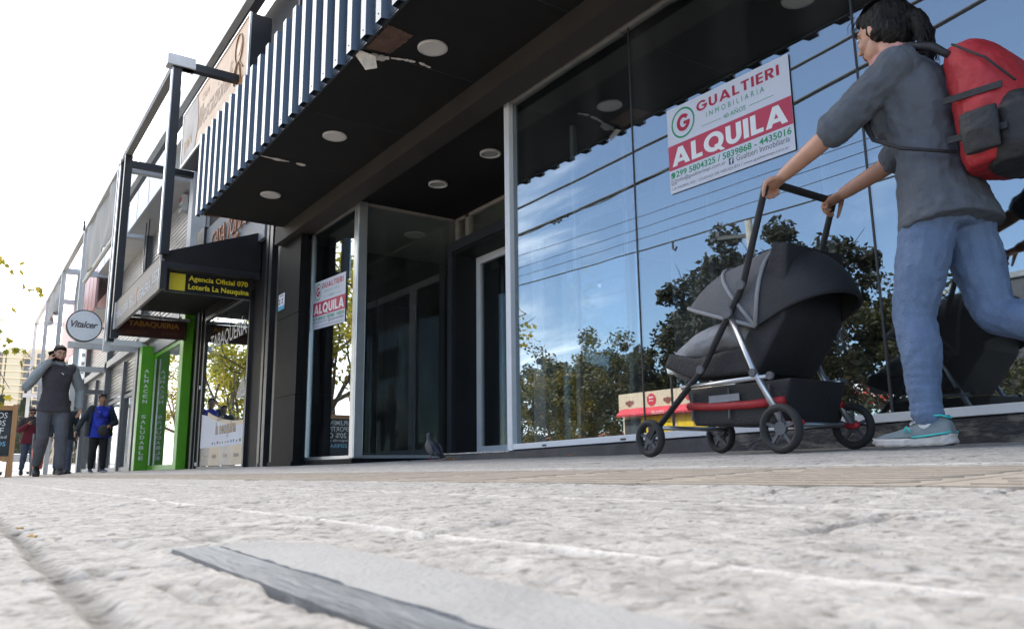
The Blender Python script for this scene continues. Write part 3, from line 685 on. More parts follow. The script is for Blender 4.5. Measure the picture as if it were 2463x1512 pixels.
# letting signs
def letting_sign(org, wd, ht, label, skew=0.):
    """org = lower left corner"""
    o = thing('letting_sign', label, 'sign', org, 'white and red letting signs in the shop windows')
    u = Vector((1, 0, skew)).normalized(); v = Vector((0, 0, 1)); n = Vector((0, -1, 0)); og = Vector(org); sx, sy = wd/.925, ht/.57
    pt = lambda a, c, l=0: og+u*(a*sx)+v*(c*sy)+n*l
    MB().prism([pt(0, 0), pt(.925, 0), pt(.925, .57), pt(0, .57)], n, .003).build('board', 'paper_white', o)
    MB().prism([pt(0, .153, .003), pt(.925, .153, .003), pt(.925, .318, .003), pt(0, .318, .003)], n, .001).build('red_band', 'ink_red', o)
    S = lambda ls: [(l[0], l[1]*sx, l[2]*sy, l[3]*sx, l[4]*sy)+tuple(l[5:]) for l in ls]
    block_letters('ALQUILA', 'ink_white', o, pt(0, 0), u, v, .030*sx, .174*sy, .865*sx, .120*sy, lift=.0052)
    block_letters('GUALTIERI', 'ink_darkred', o, pt(0, 0), u, v, .252*sx, .468*sy, .61*sx, .064*sy, heavy=.22, gap=.16)
    lettering(S([('INMOBILIARIA', .325, .410, .43, .034, 0, 0, 1.7), ('40 AÑOS', .455, .350, .165, .036),
                 ('299 5804325 / 5839868 - 4435016', .055, .098, .855, .042, .022)]), 'ink_green', o, pt(0, 0), u, v, lift=.004)
    MB().prism([pt(.285, .362, .003), pt(.435, .362, .003), pt(.435, .365, .003), pt(.285, .365, .003)], n, .001).build('rule', 'ink_green', o)
    MB().prism([pt(.645, .362, .003), pt(.815, .362, .003), pt(.815, .365, .003), pt(.645, .365, .003)], n, .001).build('rule', 'ink_green', o)
    lettering(S([('info@gualtierinqn.com.ar', .065, .060, .385, .032), ('Gualtieri Inmobiliaria', .530, .058, .365, .036),
                 ('LA PAMPA 355 - CIUDAD DE NEUQUÉN / www.gualtierinqn.com.ar', .020, .016, .865, .026)]), 'ink_grey', o, pt(0, 0), u, v, lift=.004)
    # emblem: G in a green ring
    seg = 40; vs = []; fs = []; c = (.135, .445)
    for i in range(seg):
        a = 2*math.pi*i/seg
        for rr in (.098, .086): vs += [pt(c[0]+rr*math.cos(a), c[1]+rr*1.03*math.sin(a), .004)]
    for i in range(seg): j = (i+1) % seg; fs.append((2*i, 2*i+1, 2*j+1, 2*j))
    MB().add(vs, fs).build('emblem_ring', 'ink_green', o)
    block_letters('G', 'ink_darkred', o, pt(0, 0), u, v, .083*sx, .390*sy, .108*sx, .110*sy, name='emblem_letter')
    # telephone, envelope and social marks
    seg = 20; vs = [pt(.030, .118, .004)]+[pt(.030+.020*math.cos(2*math.pi*i/seg), .118+.022*math.sin(2*math.pi*i/seg), .004) for i in range(seg)]
    vs += [pt(.010, .094, .004)]; fs = [(0, i+1, (i+1) % seg+1) for i in range(seg)]+[(0, 13, 21)]
    MB().add(vs, fs).build('phone_mark', 'ink_green', o)
    hs = [pt(.022+.010*math.cos(a), .118+.010*math.sin(a), .0055) for a in np.linspace(2.6, 5.2, 7)]
    MB().tube(hs, .0022*sx, 5).build('phone_glyph', 'ink_white', o)
    mb = MB(); e = [pt(.014, .056, .004), pt(.055, .056, .004), pt(.055, .086, .004), pt(.014, .086, .004)]
    mb.tube(e+[e[0]], .0012, 4); mb.tube([e[3], pt(.0345, .066, .004), e[2]], .0012, 4); mb.tube([e[0], pt(.031, .070, .004)], .0011, 4); mb.tube([e[1], pt(.038, .070, .004)], .0011, 4)
    mb.build('envelope_mark', 'ink_grey', o)
    MB().prism([pt(.474, .052, .003), pt(.508, .052, .003), pt(.508, .092, .003), pt(.474, .092, .003)], n, .001).build('social_mark', 'ink_navy', o)
    lettering(S([('f', .486, .054, .018, .034, .03)]), 'ink_white', o, pt(0, 0), u, v, lift=.006, name='social_letter')
    return o
letting_sign((-3.378, 3.586, 1.693), .925, .565, 'large white and red letting sign on the wide reflective window beside the walking woman', -.022)
letting_sign((-9.63, 3.594, 1.755), 1.03, .605, 'smaller looking letting sign on the narrow window between pillar and bright corner post', -.05)
# notice on the pillar
o = thing('notice_plaque', 'small white notice with blue foot on the dark pillar', 'notice', (-10.2, 3.36, 2.09))
MB().box(-10.30, -10.07, 3.358, 3.363, 2.09, 2.305).build('card', 'paper_white', o, bev=.002)
MB().box(-10.30, -10.07, 3.355, 3.3578, 2.09, 2.14).build('blue_foot', 'ink_blue', o)
mb = MB(); mb.box(-10.26, -10.11, 3.355, 3.3578, 2.272, 2.285)
for i in range(4): mb.box(-10.27+.05*(i % 2)*2, -10.23+.05*(i % 2)*2, 3.355, 3.3578, 2.165+.045*(i//2), 2.195+.045*(i//2))
mb.build('pictograms', 'ink_grey', o)
UX, UZ, UY = Vector((1, 0, 0)), Vector((0, 0, 1)), Vector((0, 1, 0))
# ================================================================ TOBACCO SHOP
tob = thing('shop_building', 'black tobacco and lottery shop with sloping black awning left of the empty shop', 'shop', (-13.5, 3.6, .06))
T = lambda name, mat, *bx, par=tob, bev=0: B(name, mat, *bx, par=par, bev=bev)
T1 = lambda name, mat, *bx, par=tob: B1(name, mat, *bx, par=par)
T('wall', 'black_paint', (-11.45, -10.32, 3.62, 9, -.1, 4.6), (-16.0, -15.13, 3.62, 9, -.1, 3.2), (-15.13, -12.33, 3.62, 3.75, 2.80, 4.6), (-12.33, -11.45, 3.63, 9, -.1, 4.6), (-16.0, -10.32, 3.75, 9, 4.6, 7.9))
T1('door_post', 'black_steel', (-11.40, -11.30, 3.50, 3.62, .06, 4.3), (-10.98, -10.86, 3.42, 3.62, .06, 4.4), (-10.72, -10.62, 3.46, 3.62, .06, 4.4))
T('door_leaf', 'sign_black', (-11.30, -10.98, 3.55, 3.60, .08, 2.6))
T1('wall_panel', 'black_steel', (-15.75, -15.60, 3.58, 3.62, .06, 3.0), (-15.45, -15.40, 3.59, 3.62, .06, 3.0))
T1('hinge_box', 'pale_steel', (-15.30, -15.22, 3.585, 3.62, .12, .18), (-15.31, -15.23, 3.585, 3.62, 1.50, 1.56))
for z in (1.62, 1.78): T('sticker', 'paper_white', (-11.22, -11.10, 3.540, 3.549, z, z+.10))
wf = T('window_frame', 'black_steel', (-15.13, -15.06, 3.58, 3.66, .06, 2.80), (-12.40, -12.33, 3.58, 3.66, .06, 2.80), (-15.06, -12.40, 3.58, 3.66, 2.74, 2.80), (-15.06, -12.40, 3.58, 3.66, .06, .10))
pane('window_pane', [(-15.06, 3.61, .1), (-12.40, 3.61, .1), (-12.40, 3.61, 2.74), (-15.06, 3.61, 2.74)], (0, 1, 0), 'glass_shop', wf, .006)
T('inside_wall', 'inside_dark', (-15.1, -12.35, 4.9, 5.0, 0, 2.8), (-15.12, -15.08, 3.68, 4.9, 0, 2.8), (-12.39, -12.35, 3.68, 4.9, 0, 2.8))
T('dark_panel', 'sign_black', (-15.05, -13.75, 3.622, 3.63, .35, 2.72))
T('pale_strip', 'inside_grey', (-14.72, -14.25, 3.614, 3.62, 1.75, 2.10))
lettering([('TABAQUERÍA', 0, 0, 2.20, .36, .012)], 'ink_white', tob, (-14.72, 3.598, 2.10), UX, UZ, name='window_lettering')
# awning
aw = T('awning', 'black_paint', (-16.0, -12.0, 2.24, 3.60, 3.00, 3.06))
MB().prism([(-12.0, 2.20, 3.06), (-12.0, 3.61, 3.06), (-12.0, 3.61, 3.66), (-12.0, 2.20, 3.14)], (-1, 0, 0), 4.0).build('awning_roof', 'black_paint', aw)
T('end_beam', 'black_steel', (-12.06, -11.98, 2.20, 3.60, 2.90, 3.0), par=aw)
T('fascia_board', 'taupe_board', (-16.0, -12.05, 2.190, 2.235, 2.60, 3.10), par=aw)
T1('corner_trim', 'black_steel', (-12.05, -11.95, 2.17, 2.26, 2.58, 2.99), (-16.1, -16.0, 2.14, 2.27, 2.45, 6.0), par=aw)
T1('corner_trim', 'pale_steel', (-12.055, -12.03, 2.165, 2.19, 2.60, 3.14), (-16.0, -15.97, 2.165, 2.19, 2.60, 3.10), par=aw)
lettering([('TABAQUERÍA', 0, 0, 1.25, .22, .01), ('REGALERÍA', 2.1, 0, 1.05, .22, .01), ('JUEGOS', 3.25, 0, .55, .22, .01), ('REGALOS', 1.38, 0, .55, .22, .01)], 'paper_white', aw, (-15.9, 2.188, 2.72), UX, UZ)
T('accent_stripe', 'copper', (-13.93, -13.87, 2.184, 2.189, 2.68, 2.98), par=aw)
# board with metal letters over the awning
bd = thing('shop_board', 'grey board with raised copper lettering above the black awning', 'sign', (-13.3, 3.6, 3.6))
MB().box(-15.3, -11.7, 3.55, 3.61, 3.5, 4.55).build('board', 'board_grey', bd)
MB().box(-15.9, -15.3, 3.50, 3.61, 3.2, 4.6).build('dark_end', 'black_steel', bd)
lt = lettering([('CASA TOMÁS', 0, .22, 2.25, .46, .0, .25)], 'copper', bd, (-14.75, 3.535, 3.74), UX, UZ, name='raised_letters'); md = lt.modifiers.new('s', 'SOLIDIFY'); md.thickness = .025
lt = lettering([('desde 1987', 0, 0, .9, .16, .01, .2)], 'copper', bd, (-13.9, 3.535, 3.76), UX, UZ, name='raised_letters'); md = lt.modifiers.new('s', 'SOLIDIFY'); md.thickness = .02
# hanging signs
o = thing('hanging_sign', 'black lottery agency sign with yellow letters hanging under the end of the awning', 'sign', (-12.15, 2.9, 2.62))
MB().box(-12.22, -12.14, 2.28, 3.52, 2.60, 2.90).build('box', 'sign_black', o, bev=.006)
mb = MB(); mb.box(-12.142, -12.132, 2.275, 3.525, 2.88, 2.905); mb.box(-12.142, -12.132, 2.275, 3.525, 2.595, 2.62); mb.box(-12.142, -12.132, 2.275, 2.30, 2.62, 2.88); mb.box(-12.142, -12.132, 3.50, 3.525, 2.62, 2.88)
mb.build('edge_frame', 'black_steel', o)
MB().box(-12.1395, -12.137, 2.335, 2.555, 2.625, 2.878).build('yellow_square', 'ink_yellow', o)
lettering([('Agencia Oficial 070', 0, .132, .87, .104, .028), ('Lotería La Neuquina', 0, .002, .89, .106, .028)], 'ink_yellow', o, (-12.14, 2.60, 2.632), UY, UZ)
mb = MB()
for y in (2.45, 2.95, 3.4): mb.tube([(-12.18, y, 2.89), (-12.18, y, 3.0)], .006, 6)
mb.build('hanger', 'black_steel', o)
o = thing('hanging_sign', 'faded maroon tobacco sign with dim gold letters hanging at the far end of the awning', 'sign', (-15.95, 2.83, 2.5))
MB().box(-16.0, -15.93, 2.27, 3.42, 2.49, 2.83).build('box', 'sign_maroon', o, bev=.006)
mb = MB(); mb.box(-15.93, -15.915, 2.26, 3.43, 2.82, 2.84); mb.box(-15.93, -15.915, 2.26, 3.43, 2.48, 2.50); mb.box(-15.93, -15.915, 2.26, 2.285, 2.5, 2.82); mb.box(-15.93, -15.915, 3.405, 3.43, 2.5, 2.82)
mb.build('edge_frame', 'black_steel', o)
lettering([('TABAQUERIA', .0, .142, .89, .12, .034)], 'ink_gold', o, (-15.928, 2.41, 2.525), UY, UZ)
lettering([('REGALOS', 0, .015, .36, .075, .005), ('JUEGOS', .60, .015, .30, .075, .005)], 'ink_goldfade', o, (-15.928, 2.39, 2.525), UY, UZ)
mb = MB()
for y in (2.45, 2.95, 3.3): mb.tube([(-15.96, y, 2.83), (-15.96, y, 3.0)], .006, 6)
mb.build('hanger', 'black_steel', o)
MB().tube([(-15.99, 2.3, 2.90), (-15.99, 3.5, 2.88)], .03, 10).build('tube_lamp', 'pale_steel', aw)
# lottery poster on the glass (the printed figure is left out)
o = thing('window_poster', 'white lottery poster with tan swoosh and beige squares on the tobacco shop window', 'poster', (-13.6, 3.6, .1))
XA, XB = -15.04, -12.44
k = 18; top = []
for i in range(k+1):
    f = i/k; x = -14.62+( XB+14.62)*f; top.append((x, .72+.25*(1-f)**2))
MB().prism([(-15.04, 3.604, .42)]+[(XB, 3.604, .42)]+[(x, 3.604, z) for x, z in reversed(top)]+[(-15.04, 3.604, 1.02)], (0, -1, 0), .002).build('sheet', 'paper_white', o)
MB().prism([(x, 3.603, z) for x, z in top]+[(x, 3.603, z+.07) for i, (x, z) in reversed(list(enumerate(top)))], (0, -1, 0), .002).build('swoosh', 'poster_beige', o)
for i, (c, tcol) in enumerate((('sign_black', 'ink_tan'), ('poster_beige', 'sign_black'), ('sign_black', 'ink_tan'), ('poster_beige', 'ink_grey'))):
    x0 = -15.04+i*.65; MB().box(x0, x0+.65, 3.602, 3.605, .11, .42).build('square', c, o)
    lettering([('loteria', 0, .0, .26, .075, .01)], 'poster_beige' if c == 'sign_black' else 'ink_grey', o, (x0+.20, 3.6, .235), UX, UZ)
lettering([('Lotería', 0, .30, .42, .10, .01), ], 'ink_black', o, (-13.98, 3.601, .55), UX, UZ)
lettering([('la neuquina', .0, .0, 1.20, .27, .03)], 'ink_black', o, (-14.05, 3.601, .56), UX, UZ)
lettering([('la neuquina', .0, .0, 1.18, .245, .0)], 'ink_tan', o, (-14.04, 3.600, .575), UX, UZ)
for i in range(11):
    MB().box(-14.25+i*.16, -14.25+i*.16+rng.uniform(.05, .10), 3.6005, 3.602, .465, .465+rng.uniform(.025, .05)).build('sponsor_mark', ['ink_grey', 'ink_blue', 'ink_darkred', 'ink_navy', 'ink_green', 'ink_gold'][i % 6], o)
MB().prism([(-12.95, 3.605, 1.15), (-12.46, 3.605, 1.15), (-12.46, 3.605, 1.32), (-12.60, 3.605, 1.50), (-12.80, 3.605, 1.34)], (0, -1, 0), .002).build('dark_patch', 'sign_black', o)
lettering([('´/CC', 0, 0, .22, .12, .01)], 'paper_white', o, (-12.72, 3.602, 1.17), UX, UZ)
# big orange sign box above
o = thing('sign_box', 'large faded orange cafe sign box with a plum end, fixed high on the black building', 'sign', (-13.6, 3.2, 5.85))
MB().box(-15.85, -11.46, 3.12, 3.44, 5.86, 6.98).build('box', 'black_steel', o, bev=.006)
MB().box(-14.75, -11.48, 3.108, 3.12, 5.88, 6.96).build('orange_face', 'sign_orange', o)
poly = [(-15.83, 3.108, 5.88), (-14.75, 3.108, 5.88)]+[(-14.75+.18*math.sin(a), 3.108, 5.88+1.08*a/math.pi) for a in np.linspace(0, math.pi, 9)][1:]+[(-15.83, 3.108, 6.96)]
MB().prism(poly, (0, -1, 0), .006).build('plum_end', 'sign_plum', o)
mb = MB(); mb.box(-15.86, -11.45, 3.095, 3.125, 5.85, 5.885); mb.box(-15.86, -11.45, 3.095, 3.125, 6.955, 6.985); mb.box(-15.86, -15.83, 3.095, 3.125, 5.885, 6.955); mb.box(-11.48, -11.45, 3.095, 3.125, 5.885, 6.955)
mb.build('edge_frame', 'alu', o)
lettering([('JAIN', 0, 0, .62, .26, .02)], 'ink_gold', o, (-15.66, 3.100, 6.06), UX, UZ)
lettering([('Illescazionali', 0, 0, 2.2, .42, .0, .25)], 'sign_line', o, (-14.55, 3.106, 6.18), UX, UZ)
lettering([('CASA', 0, 0, .5, .14, .0, .1)], 'sign_line', o, (-14.35, 3.106, 6.66), UX, UZ)
mb = MB(); mb.tube([(-12.02+.20*math.cos(a), 3.100, 6.62+.25*math.sin(a)) for a in np.linspace(0, 2*math.pi, 25)], .009, 5)
mb.tube([(-12.3, 3.1, 6.2), (-12.1, 3.1, 6.38), (-11.95, 3.1, 6.38), (-11.75, 3.1, 6.2)], .012, 5); mb.tube([(-12.1, 3.1, 6.38), (-12.2, 3.1, 6.05)], .012, 5); mb.tube([(-11.95, 3.1, 6.38), (-11.85, 3.1, 6.05)], .012, 5)
mb.build('line_drawing', 'sign_line', o)
MB().disc((-12.02, 3.105, 6.62), (0, -1, 0), .10, .004, 20).build('red_spot', 'copper', o)
# ================================================================ GREEN SHOP
gs = thing('shop_building', 'health food shop with bright green frames between the tobacco shop and the grey arcade', 'shop', (-18, 3.6, .06))
Q = lambda name, mat, *bx, par=gs, bev=0: B(name, mat, *bx, par=par, bev=bev)
Q('green_post', 'green_paint', (-16.35, -16.05, 3.42, 3.60, .05, 3.05), bev=.01)
col = Q('green_column', 'green_paint', (-20.40, -20.08, 3.38, 3.66, .05, 2.93), bev=.008)
Q('green_rib', 'green_paint', (-20.40, -20.30, 3.66, 3.84, .05, 2.92))
zt = 2.30
lettering([(ch, .05, zt-i*.118, .10, .085, .03) for i, ch in enumerate('ALMACEN')]+[(ch, .05, zt-1.06-i*.118, .10, .085, .03) for i, ch in enumerate('SALUDABLE')], 'ink_white', col, (-20.08, 3.415, 0), UY, UZ, join=True)
df = Q('door_frame', 'green_paint', (-20.08, -19.85, 3.66, 3.74, .06, 2.85), (-16.5, -16.35, 3.5, 3.70, .06, 2.95), (-19.85, -16.5, 3.66, 3.74, 2.66, 2.75), (-19.85, -16.5, 3.66, 3.74, .06, .17))
pane('door_pane', [(-19.85, 3.69, .17), (-16.5, 3.69, .17), (-16.5, 3.69, 2.66), (-19.85, 3.69, 2.66)], (0, 1, 0), 'glass_plain', df, .006)
Q('glass_edge', 'alu', (-19.83, -19.79, 3.63, 3.66, .17, 2.6))
Q('lintel', 'grey_steel', (-20.4, -16.4, 3.62, 3.80, 2.755, 3.12))
Q('back_wall', 'inside_grey', (-20.4, -16.1, 7.9, 8, -.1, 3)); Q('inside_ceiling', 'inside_grey', (-20.4, -16.1, 3.8, 8, 2.95, 3.0)); Q('side_wall', 'inside_dark', (-16.1, -16.02, 3.75, 8, -.1, 3), (-20.5, -20.42, 3.85, 8, -.1, 3)); Q('inside_floor', 'inside_floor', (-20.4, -16.1, 3.76, 8, -.06, .05))
# shelf with packets inside
sh = thing('display_shelf', 'shop shelf with jars and packets behind the green framed glass', 'shelf', (-18.3, 4.3, .05))
for z in (.12, .55, .98, 1.40): MB().box(-19.7, -16.6, 4.25, 4.6, z-.03, z).build('shelf_board', 'inside_grey', sh)
MB().box(-19.74, -19.70, 4.25, 4.6, .05, 1.6).build('side_panel', 'inside_grey', sh); MB().box(-16.6, -16.56, 4.25, 4.6, .05, 1.6).build('side_panel', 'inside_grey', sh)
for r_, z in enumerate((.12, .55, .98, 1.40)):
    for i in range(12):
        x = -19.6+i*.25+rng.uniform(-.03, .03); w_ = rng.uniform(.07, .12); h_ = rng.uniform(.14, .30)
        mb = MB()
        if rng.random() < .5: mb.box(x, x+w_, 4.28, 4.28+w_*.8, z, z+h_)
        else:
            mb.tube([(x+w_/2, 4.33, z), (x+w_/2, 4.33, z+h_*.7), (x+w_/2, 4.33, z+h_*.78), (x+w_/2, 4.33, z+h_)], [w_*.45, w_*.45, w_*.22, w_*.2], 10)
        tag(mb.build('packet', 'pack_'+rng.choice('abcdef')), 'small coloured jar or packet on the shelf in the green shop', 'packet', 'jars and packets on the shelf of the green shop')
# ================================================================ GREY ARCADE
arc = thing('arcade_building', 'grey steel arcade of shops with roller shutters on two levels, beyond the green shop', 'building', (-24, 3.8, .05))
A = lambda name, mat, *bx, par=arc, bev=0: B(name, mat, *bx, par=par, bev=bev)
A1 = lambda name, mat, *bx: B1(name, mat, *bx, par=arc)
xc = [-16.62, -21.55, -26.7, -31.7]
for i, x in enumerate(xc):
    A('column', 'grey_steel' if i else 'pale_steel', (x-.17, x+.17, 3.50, 3.78, (-.05 if i else 3.15), 6.3))
A1('column', 'grey_steel', (-23.95, -23.75, 3.56, 3.78, -.05, 3.0), (-29.2, -29.0, 3.56, 3.78, -.05, 3.0))
def roller(name_x0, x1, z0, z1, y=3.66):
    prof = []; z = z0; k = 0
    while z < z1: prof += [(y, z), (y-.022, z+.02), (y-.022, z+.055), (y, z+.075)]; z += .095
    vs = []; fs = []
    for yy, z_ in prof: vs += [(name_x0, yy, z_), (x1, yy, z_)]
    for i in range(len(prof)-1): fs.append((2*i, 2*i+1, 2*i+3, 2*i+2))
    MB().add(vs, fs).build('roller_shutter', 'shutter', arc)
for a, c in ((-21.38, -16.79), (-26.53, -21.72), (-31.53, -26.87)):
    roller(a, c, 3.3, 5.95)
    A('bulkhead', 'pale_steel' if a > -22 else 'panel_white', (a-.0, c, 3.10, 3.66, 5.96, 6.0))
roller(-26.53, -21.72, 2.15, 3.1); roller(-31.53, -26.87, 2.0, 3.1); roller(-21.38, -20.45, 2.3, 3.1)
A('bulkhead_face', 'panel_white', (-21.38, -16.79, 3.05, 3.10, 5.955, 6.75), (-26.53, -21.72, 3.05, 3.10, 5.955, 6.75))
A('pink_panel', 'panel_pink', (-31.53, -26.87, 3.08, 3.14, 5.0, 6.7), (-36.5, -31.9, 3.10, 3.16, 4.2, 6.2))
A('pink_soffit', 'pale_steel', (-31.53, -26.87, 3.14, 3.62, 4.96, 5.0))
for x in np.arange(-31.2, -27, .9): A('panel_joint', 'panel_red', (x, x+.012, 3.074, 3.08, 5.0, 6.7))
for x in (-20.2, -18.8, -25.2, -23.8): A('panel_joint', 'grey_steel', (x, x+.015, 3.044, 3.05, 5.96, 6.75))
A('upper_wall', 'wall_grey', (-32.0, -16.0, 3.80, 9, 3.1, 8.0)); A('band', 'grey_steel', (-31.9, -16.45, 3.50, 3.70, 3.10, 3.30))
A('roof_edge', 'pale_steel', (-32.0, -10.4, 3.28, 3.40, 7.75, 8.15)); A('roof_gutter', 'grey_steel', (-32.0, -10.4, 3.40, 3.62, 7.9, 8.2))
A('alarm_box', 'panel_white', (-17.75, -17.45, 3.50, 3.62, 5.55, 5.9)); A1('alarm_mark', 'panel_red', (-17.71, -17.49, 3.492, 3.50, 5.75, 5.86)); A1('alarm_mark', 'ink_grey', (-17.70, -17.62, 3.492, 3.50, 5.6, 5.68), (-17.58, -17.50, 3.492, 3.50, 5.6, 5.68))
# shop windows of the arcade
for (a, c) in ((-23.75, -21.72), (-26.53, -23.95), (-29.0, -26.87), (-31.53, -29.2), (-21.38, -20.46)):
    f = A('shop_window', 'grey_steel', (a, c, 3.62, 3.70, 1.98, 2.08), (a, c, 3.62, 3.70, .05, .16), (a, a+.06, 3.62, 3.70, .16, 1.98), (c-.06, c, 3.62, 3.70, .16, 1.98))
    pane('pane', [(a+.06, 3.66, .16), (c-.06, 3.66, .16), (c-.06, 3.66, 1.98), (a+.06, 3.66, 1.98)], (0, 1, 0), 'glass_plain', f, .006)
A1('window_display', 'panel_white', (-26.4, -24.0, 4.2, 4.24, .5, 1.9), (-31.4, -29.3, 4.2, 4.24, .3, 1.9)); A1('window_display', 'inside_grey', (-23.6, -21.8, 4.4, 4.44, .1, 1.9), (-28.9, -27, 4.4, 4.44, .1, 1.9), (-21.38, -20.46, 4.2, 4.25, .1, 2.3))
A('back_wall', 'inside_dark', (-31.9, -20.5, 7.9, 8, -.1, 3)); A('inside_floor', 'inside_floor', (-31.9, -20.5, 3.72, 8, -.1, .04))
mb = MB(); 
for i in range(60):
    x = -21.34+rng.random()*.8; z = .18+rng.random()*.45; mb.tube([(x, 3.9, z), (x+rng.uniform(-.12, .12), 3.9, z+rng.uniform(-.12, .12))], .012, 4)
mb.build('trinket_display', 'pack_d', arc)
A('sticker', 'ink_yellow', (-22.2, -22.0, 3.645, 3.655, 1.45, 1.65)); A('sticker', 'paper_white', (-21.95, -21.85, 3.645, 3.655, .8, 1.3)); A('sticker', 'ink_blue', (-21.95, -21.85, 3.640, 3.644, 1.05, 1.2))
# loose wires on the shutters
wr = thing('loose_cable', 'thin loose cables with a knot hanging in front of the upper roller shutters', 'cable', (-19.5, 3.3, 4.5))
MB().tube([(-19.9, 3.3, 6.0), (-19.85, 3.28, 5.2), (-19.6, 3.25, 4.6), (-19.75, 3.25, 4.3), (-19.55, 3.25, 4.0), (-19.6, 3.25, 3.5)], .012, 5).build('wire', 'cable', wr)
MB().tube([(-20.3, 3.3, 6.0), (-20.2, 3.28, 5.1), (-19.9, 3.25, 4.55), (-19.6, 3.25, 4.62), (-19.8, 3.25, 4.4), (-19.9, 3.25, 4.6), (-19.65, 3.25, 4.5)], .011, 5).build('wire', 'cable', wr)
# ================================================================ STEEL FRAMES OVER THE FOOTWAY
fr = thing('steel_frame', 'dark steel frame of square posts and beams standing out in front of the tobacco shop', 'steel frame', (-14.3, 2.2, 2.6))
F = lambda name, mat, *bx, par=fr, bev=0: B(name, mat, *bx, par=par, bev=bev)
F('post', 'black_steel', (-12.05, -11.95, 2.15, 2.27, 3.1, 6.02)); F('post', 'black_steel', (-16.60, -16.48, 2.15, 2.27, 2.45, 5.96))
F('sky_lit_edge', 'alu', (-12.045, -11.955, 2.130, 2.15, 3.1, 6.0)); F('sky_lit_edge', 'alu', (-16.595, -16.485, 2.130, 2.15, 2.45, 5.94))  # added pale strips stand in for sky brightness on the posts' street side
F('cross_beam', 'black_steel', (-12.06, -11.94, 2.13, 3.3, 6.02, 6.14)); F('cross_beam', 'black_steel', (-16.6, -16.48, 2.13, 3.64, 5.96, 6.08))
F('end_cap', 'pale_steel', (-12.10, -11.90, 2.05, 2.45, 6.02, 6.19))
F('long_beam', 'wall_grey', (-16.48, -12.06, 2.14, 2.26, 6.0, 6.12))  # paler than the dark posts: sky flare put into the beam's colour
fr2 = thing('steel_frame', 'long pale grey steel frame of tall posts before the grey arcade', 'steel frame', (-26, 2.2, 0))
F2 = lambda name, mat, *bx: B(name, mat, *bx, par=fr2)
xp = [-16.85, -21.9, -26.9, -31.9, -37.0]
for i, x in enumerate(xp):
    F2('post', 'pale_steel', (x-.08, x+.02, 2.14, 2.26, (2.3 if i == 0 else -.1), 6.1))
    if 0 < i < 4: F2('post', 'grey_steel', (x-.42, x-.36, 2.18, 2.24, -.1, 6.05)); F2('post', 'pale_steel', (x+.25, x+.29, 2.2, 2.24, 3.1, 6.05))
    F2('cross_beam', 'pale_steel', (x-.07, x+.07, 2.26, 3.52, 5.95, 6.12))
    if i: F2('cross_beam', 'pale_steel', (x-.07, x+.07, 2.0, 3.52, 3.02, 3.17))
    if i in (2, 3): F2('cross_beam', 'grey_steel', (x-.07, x+.07, 2.0, 3.52, 2.35, 2.48))
for a, c in zip(xp[:-1], xp[1:]): F2('long_beam', 'pale_steel', (c+.02, a-.08, 2.14, 2.26, 6.0, 6.12))
F2('hook', 'cable', (-21.93, -21.87, 2.1, 2.14, 6.0, 6.25))
F2('cross_beam', 'panel_white', (-21.07, -20.93, 2.05, 3.62, 3.02, 3.16))
# canvas blinds
def cloth(name, label, x0, x1, z0, z1, y, seed):
    nx_, nz_ = 40, 24; vs = []; fs = []
    for i in range(nx_+1):
        for j in range(nz_+1):
            f = i/nx_; g_ = j/nz_; amp = .03+.10*(1-g_)
            yy = y+amp*(mnoise.noise(Vector((f*7, g_*1.3, seed)))+.6*math.sin(f*16+g_*3+seed)*(.3+.5*g_))
            zz_ = z1+(z0-z1)*(1-g_)+.06*math.sin(f*9+seed)*(1-g_)
            vs.append((x0+(x1-x0)*f, yy, zz_))
    for i in range(nx_):
        for j in range(nz_): a = i*(nz_+1)+j; fs.append((a, a+nz_+1, a+nz_+2, a+1))
    o = MB().add(vs, fs).build(name, 'canvas', smooth=True); md = o.modifiers.new('s', 'SOLIDIFY'); md.thickness = .006
    return tag(o, label, 'canvas blind', 'grey canvas blinds hung on the steel frame')
c1 = cloth('canvas_blind', 'large grey canvas blind rolled down between the two nearest pale posts', -21.5, -17.05, 4.65, 6.0, 2.2, 1.3)
MB().tube([(-21.5, 2.2, 4.62), (-17.05, 2.2, 4.62)], .05, 8).build('hem_tube', 'pale_steel', c1)
cloth('canvas_blind', 'farther grey canvas blind sagging between thin posts', -31.2, -27.4, 5.0, 5.98, 2.2, 4.1)
cloth('canvas_blind', 'small dark loose canvas hanging by the third post', -26.4, -25.5, 4.4, 5.95, 2.55, 7.7)
# round sign
o = thing('round_sign', 'round white market sign with grey script, on a bracket at the arcade', 'sign', (-16.9, 1.79, 2.75))
MB().disc((-16.95, 1.79, 2.76), (1, 0, 0), .305, .12, 56).build('rim', 'black_steel', o)
MB().disc((-16.835, 1.79, 2.76), (1, 0, 0), .285, .008, 56).build('face', 'panel_white', o)
lettering([('Vitalcer', -.23, -.042, .46, .13, .026, .3, .95)], 'ink_grey', o, (-16.825, 1.79, 2.76), UY, UZ)
for word, a0, rr, fl in (('NATURAL', 145, .215, 1), ('MARKET', 215, .245, -1)):
    for i, ch in enumerate(word):
        a = R(a0-fl*i*(110/(len(word)-1))); c = Vector((-16.825, 1.79+rr*math.cos(a), 2.76+rr*math.sin(a)))
        uu = Vector((0, math.sin(a), -math.cos(a)))*fl; vv_ = Vector((0, math.cos(a), math.sin(a)))*fl
        lettering([(ch, -.013, 0 if fl > 0 else 0, .026, .034)], 'alu', o, c, uu, vv_)
MB().tube([(-16.9, 2.08, 2.75), (-16.9, 2.28, 2.74)], .012, 8).build('bracket', 'black_steel', o)
MB().box(-16.95, -16.88, 2.23, 2.27, 2.64, 2.84).build('bracket_plate', 'black_steel', o)
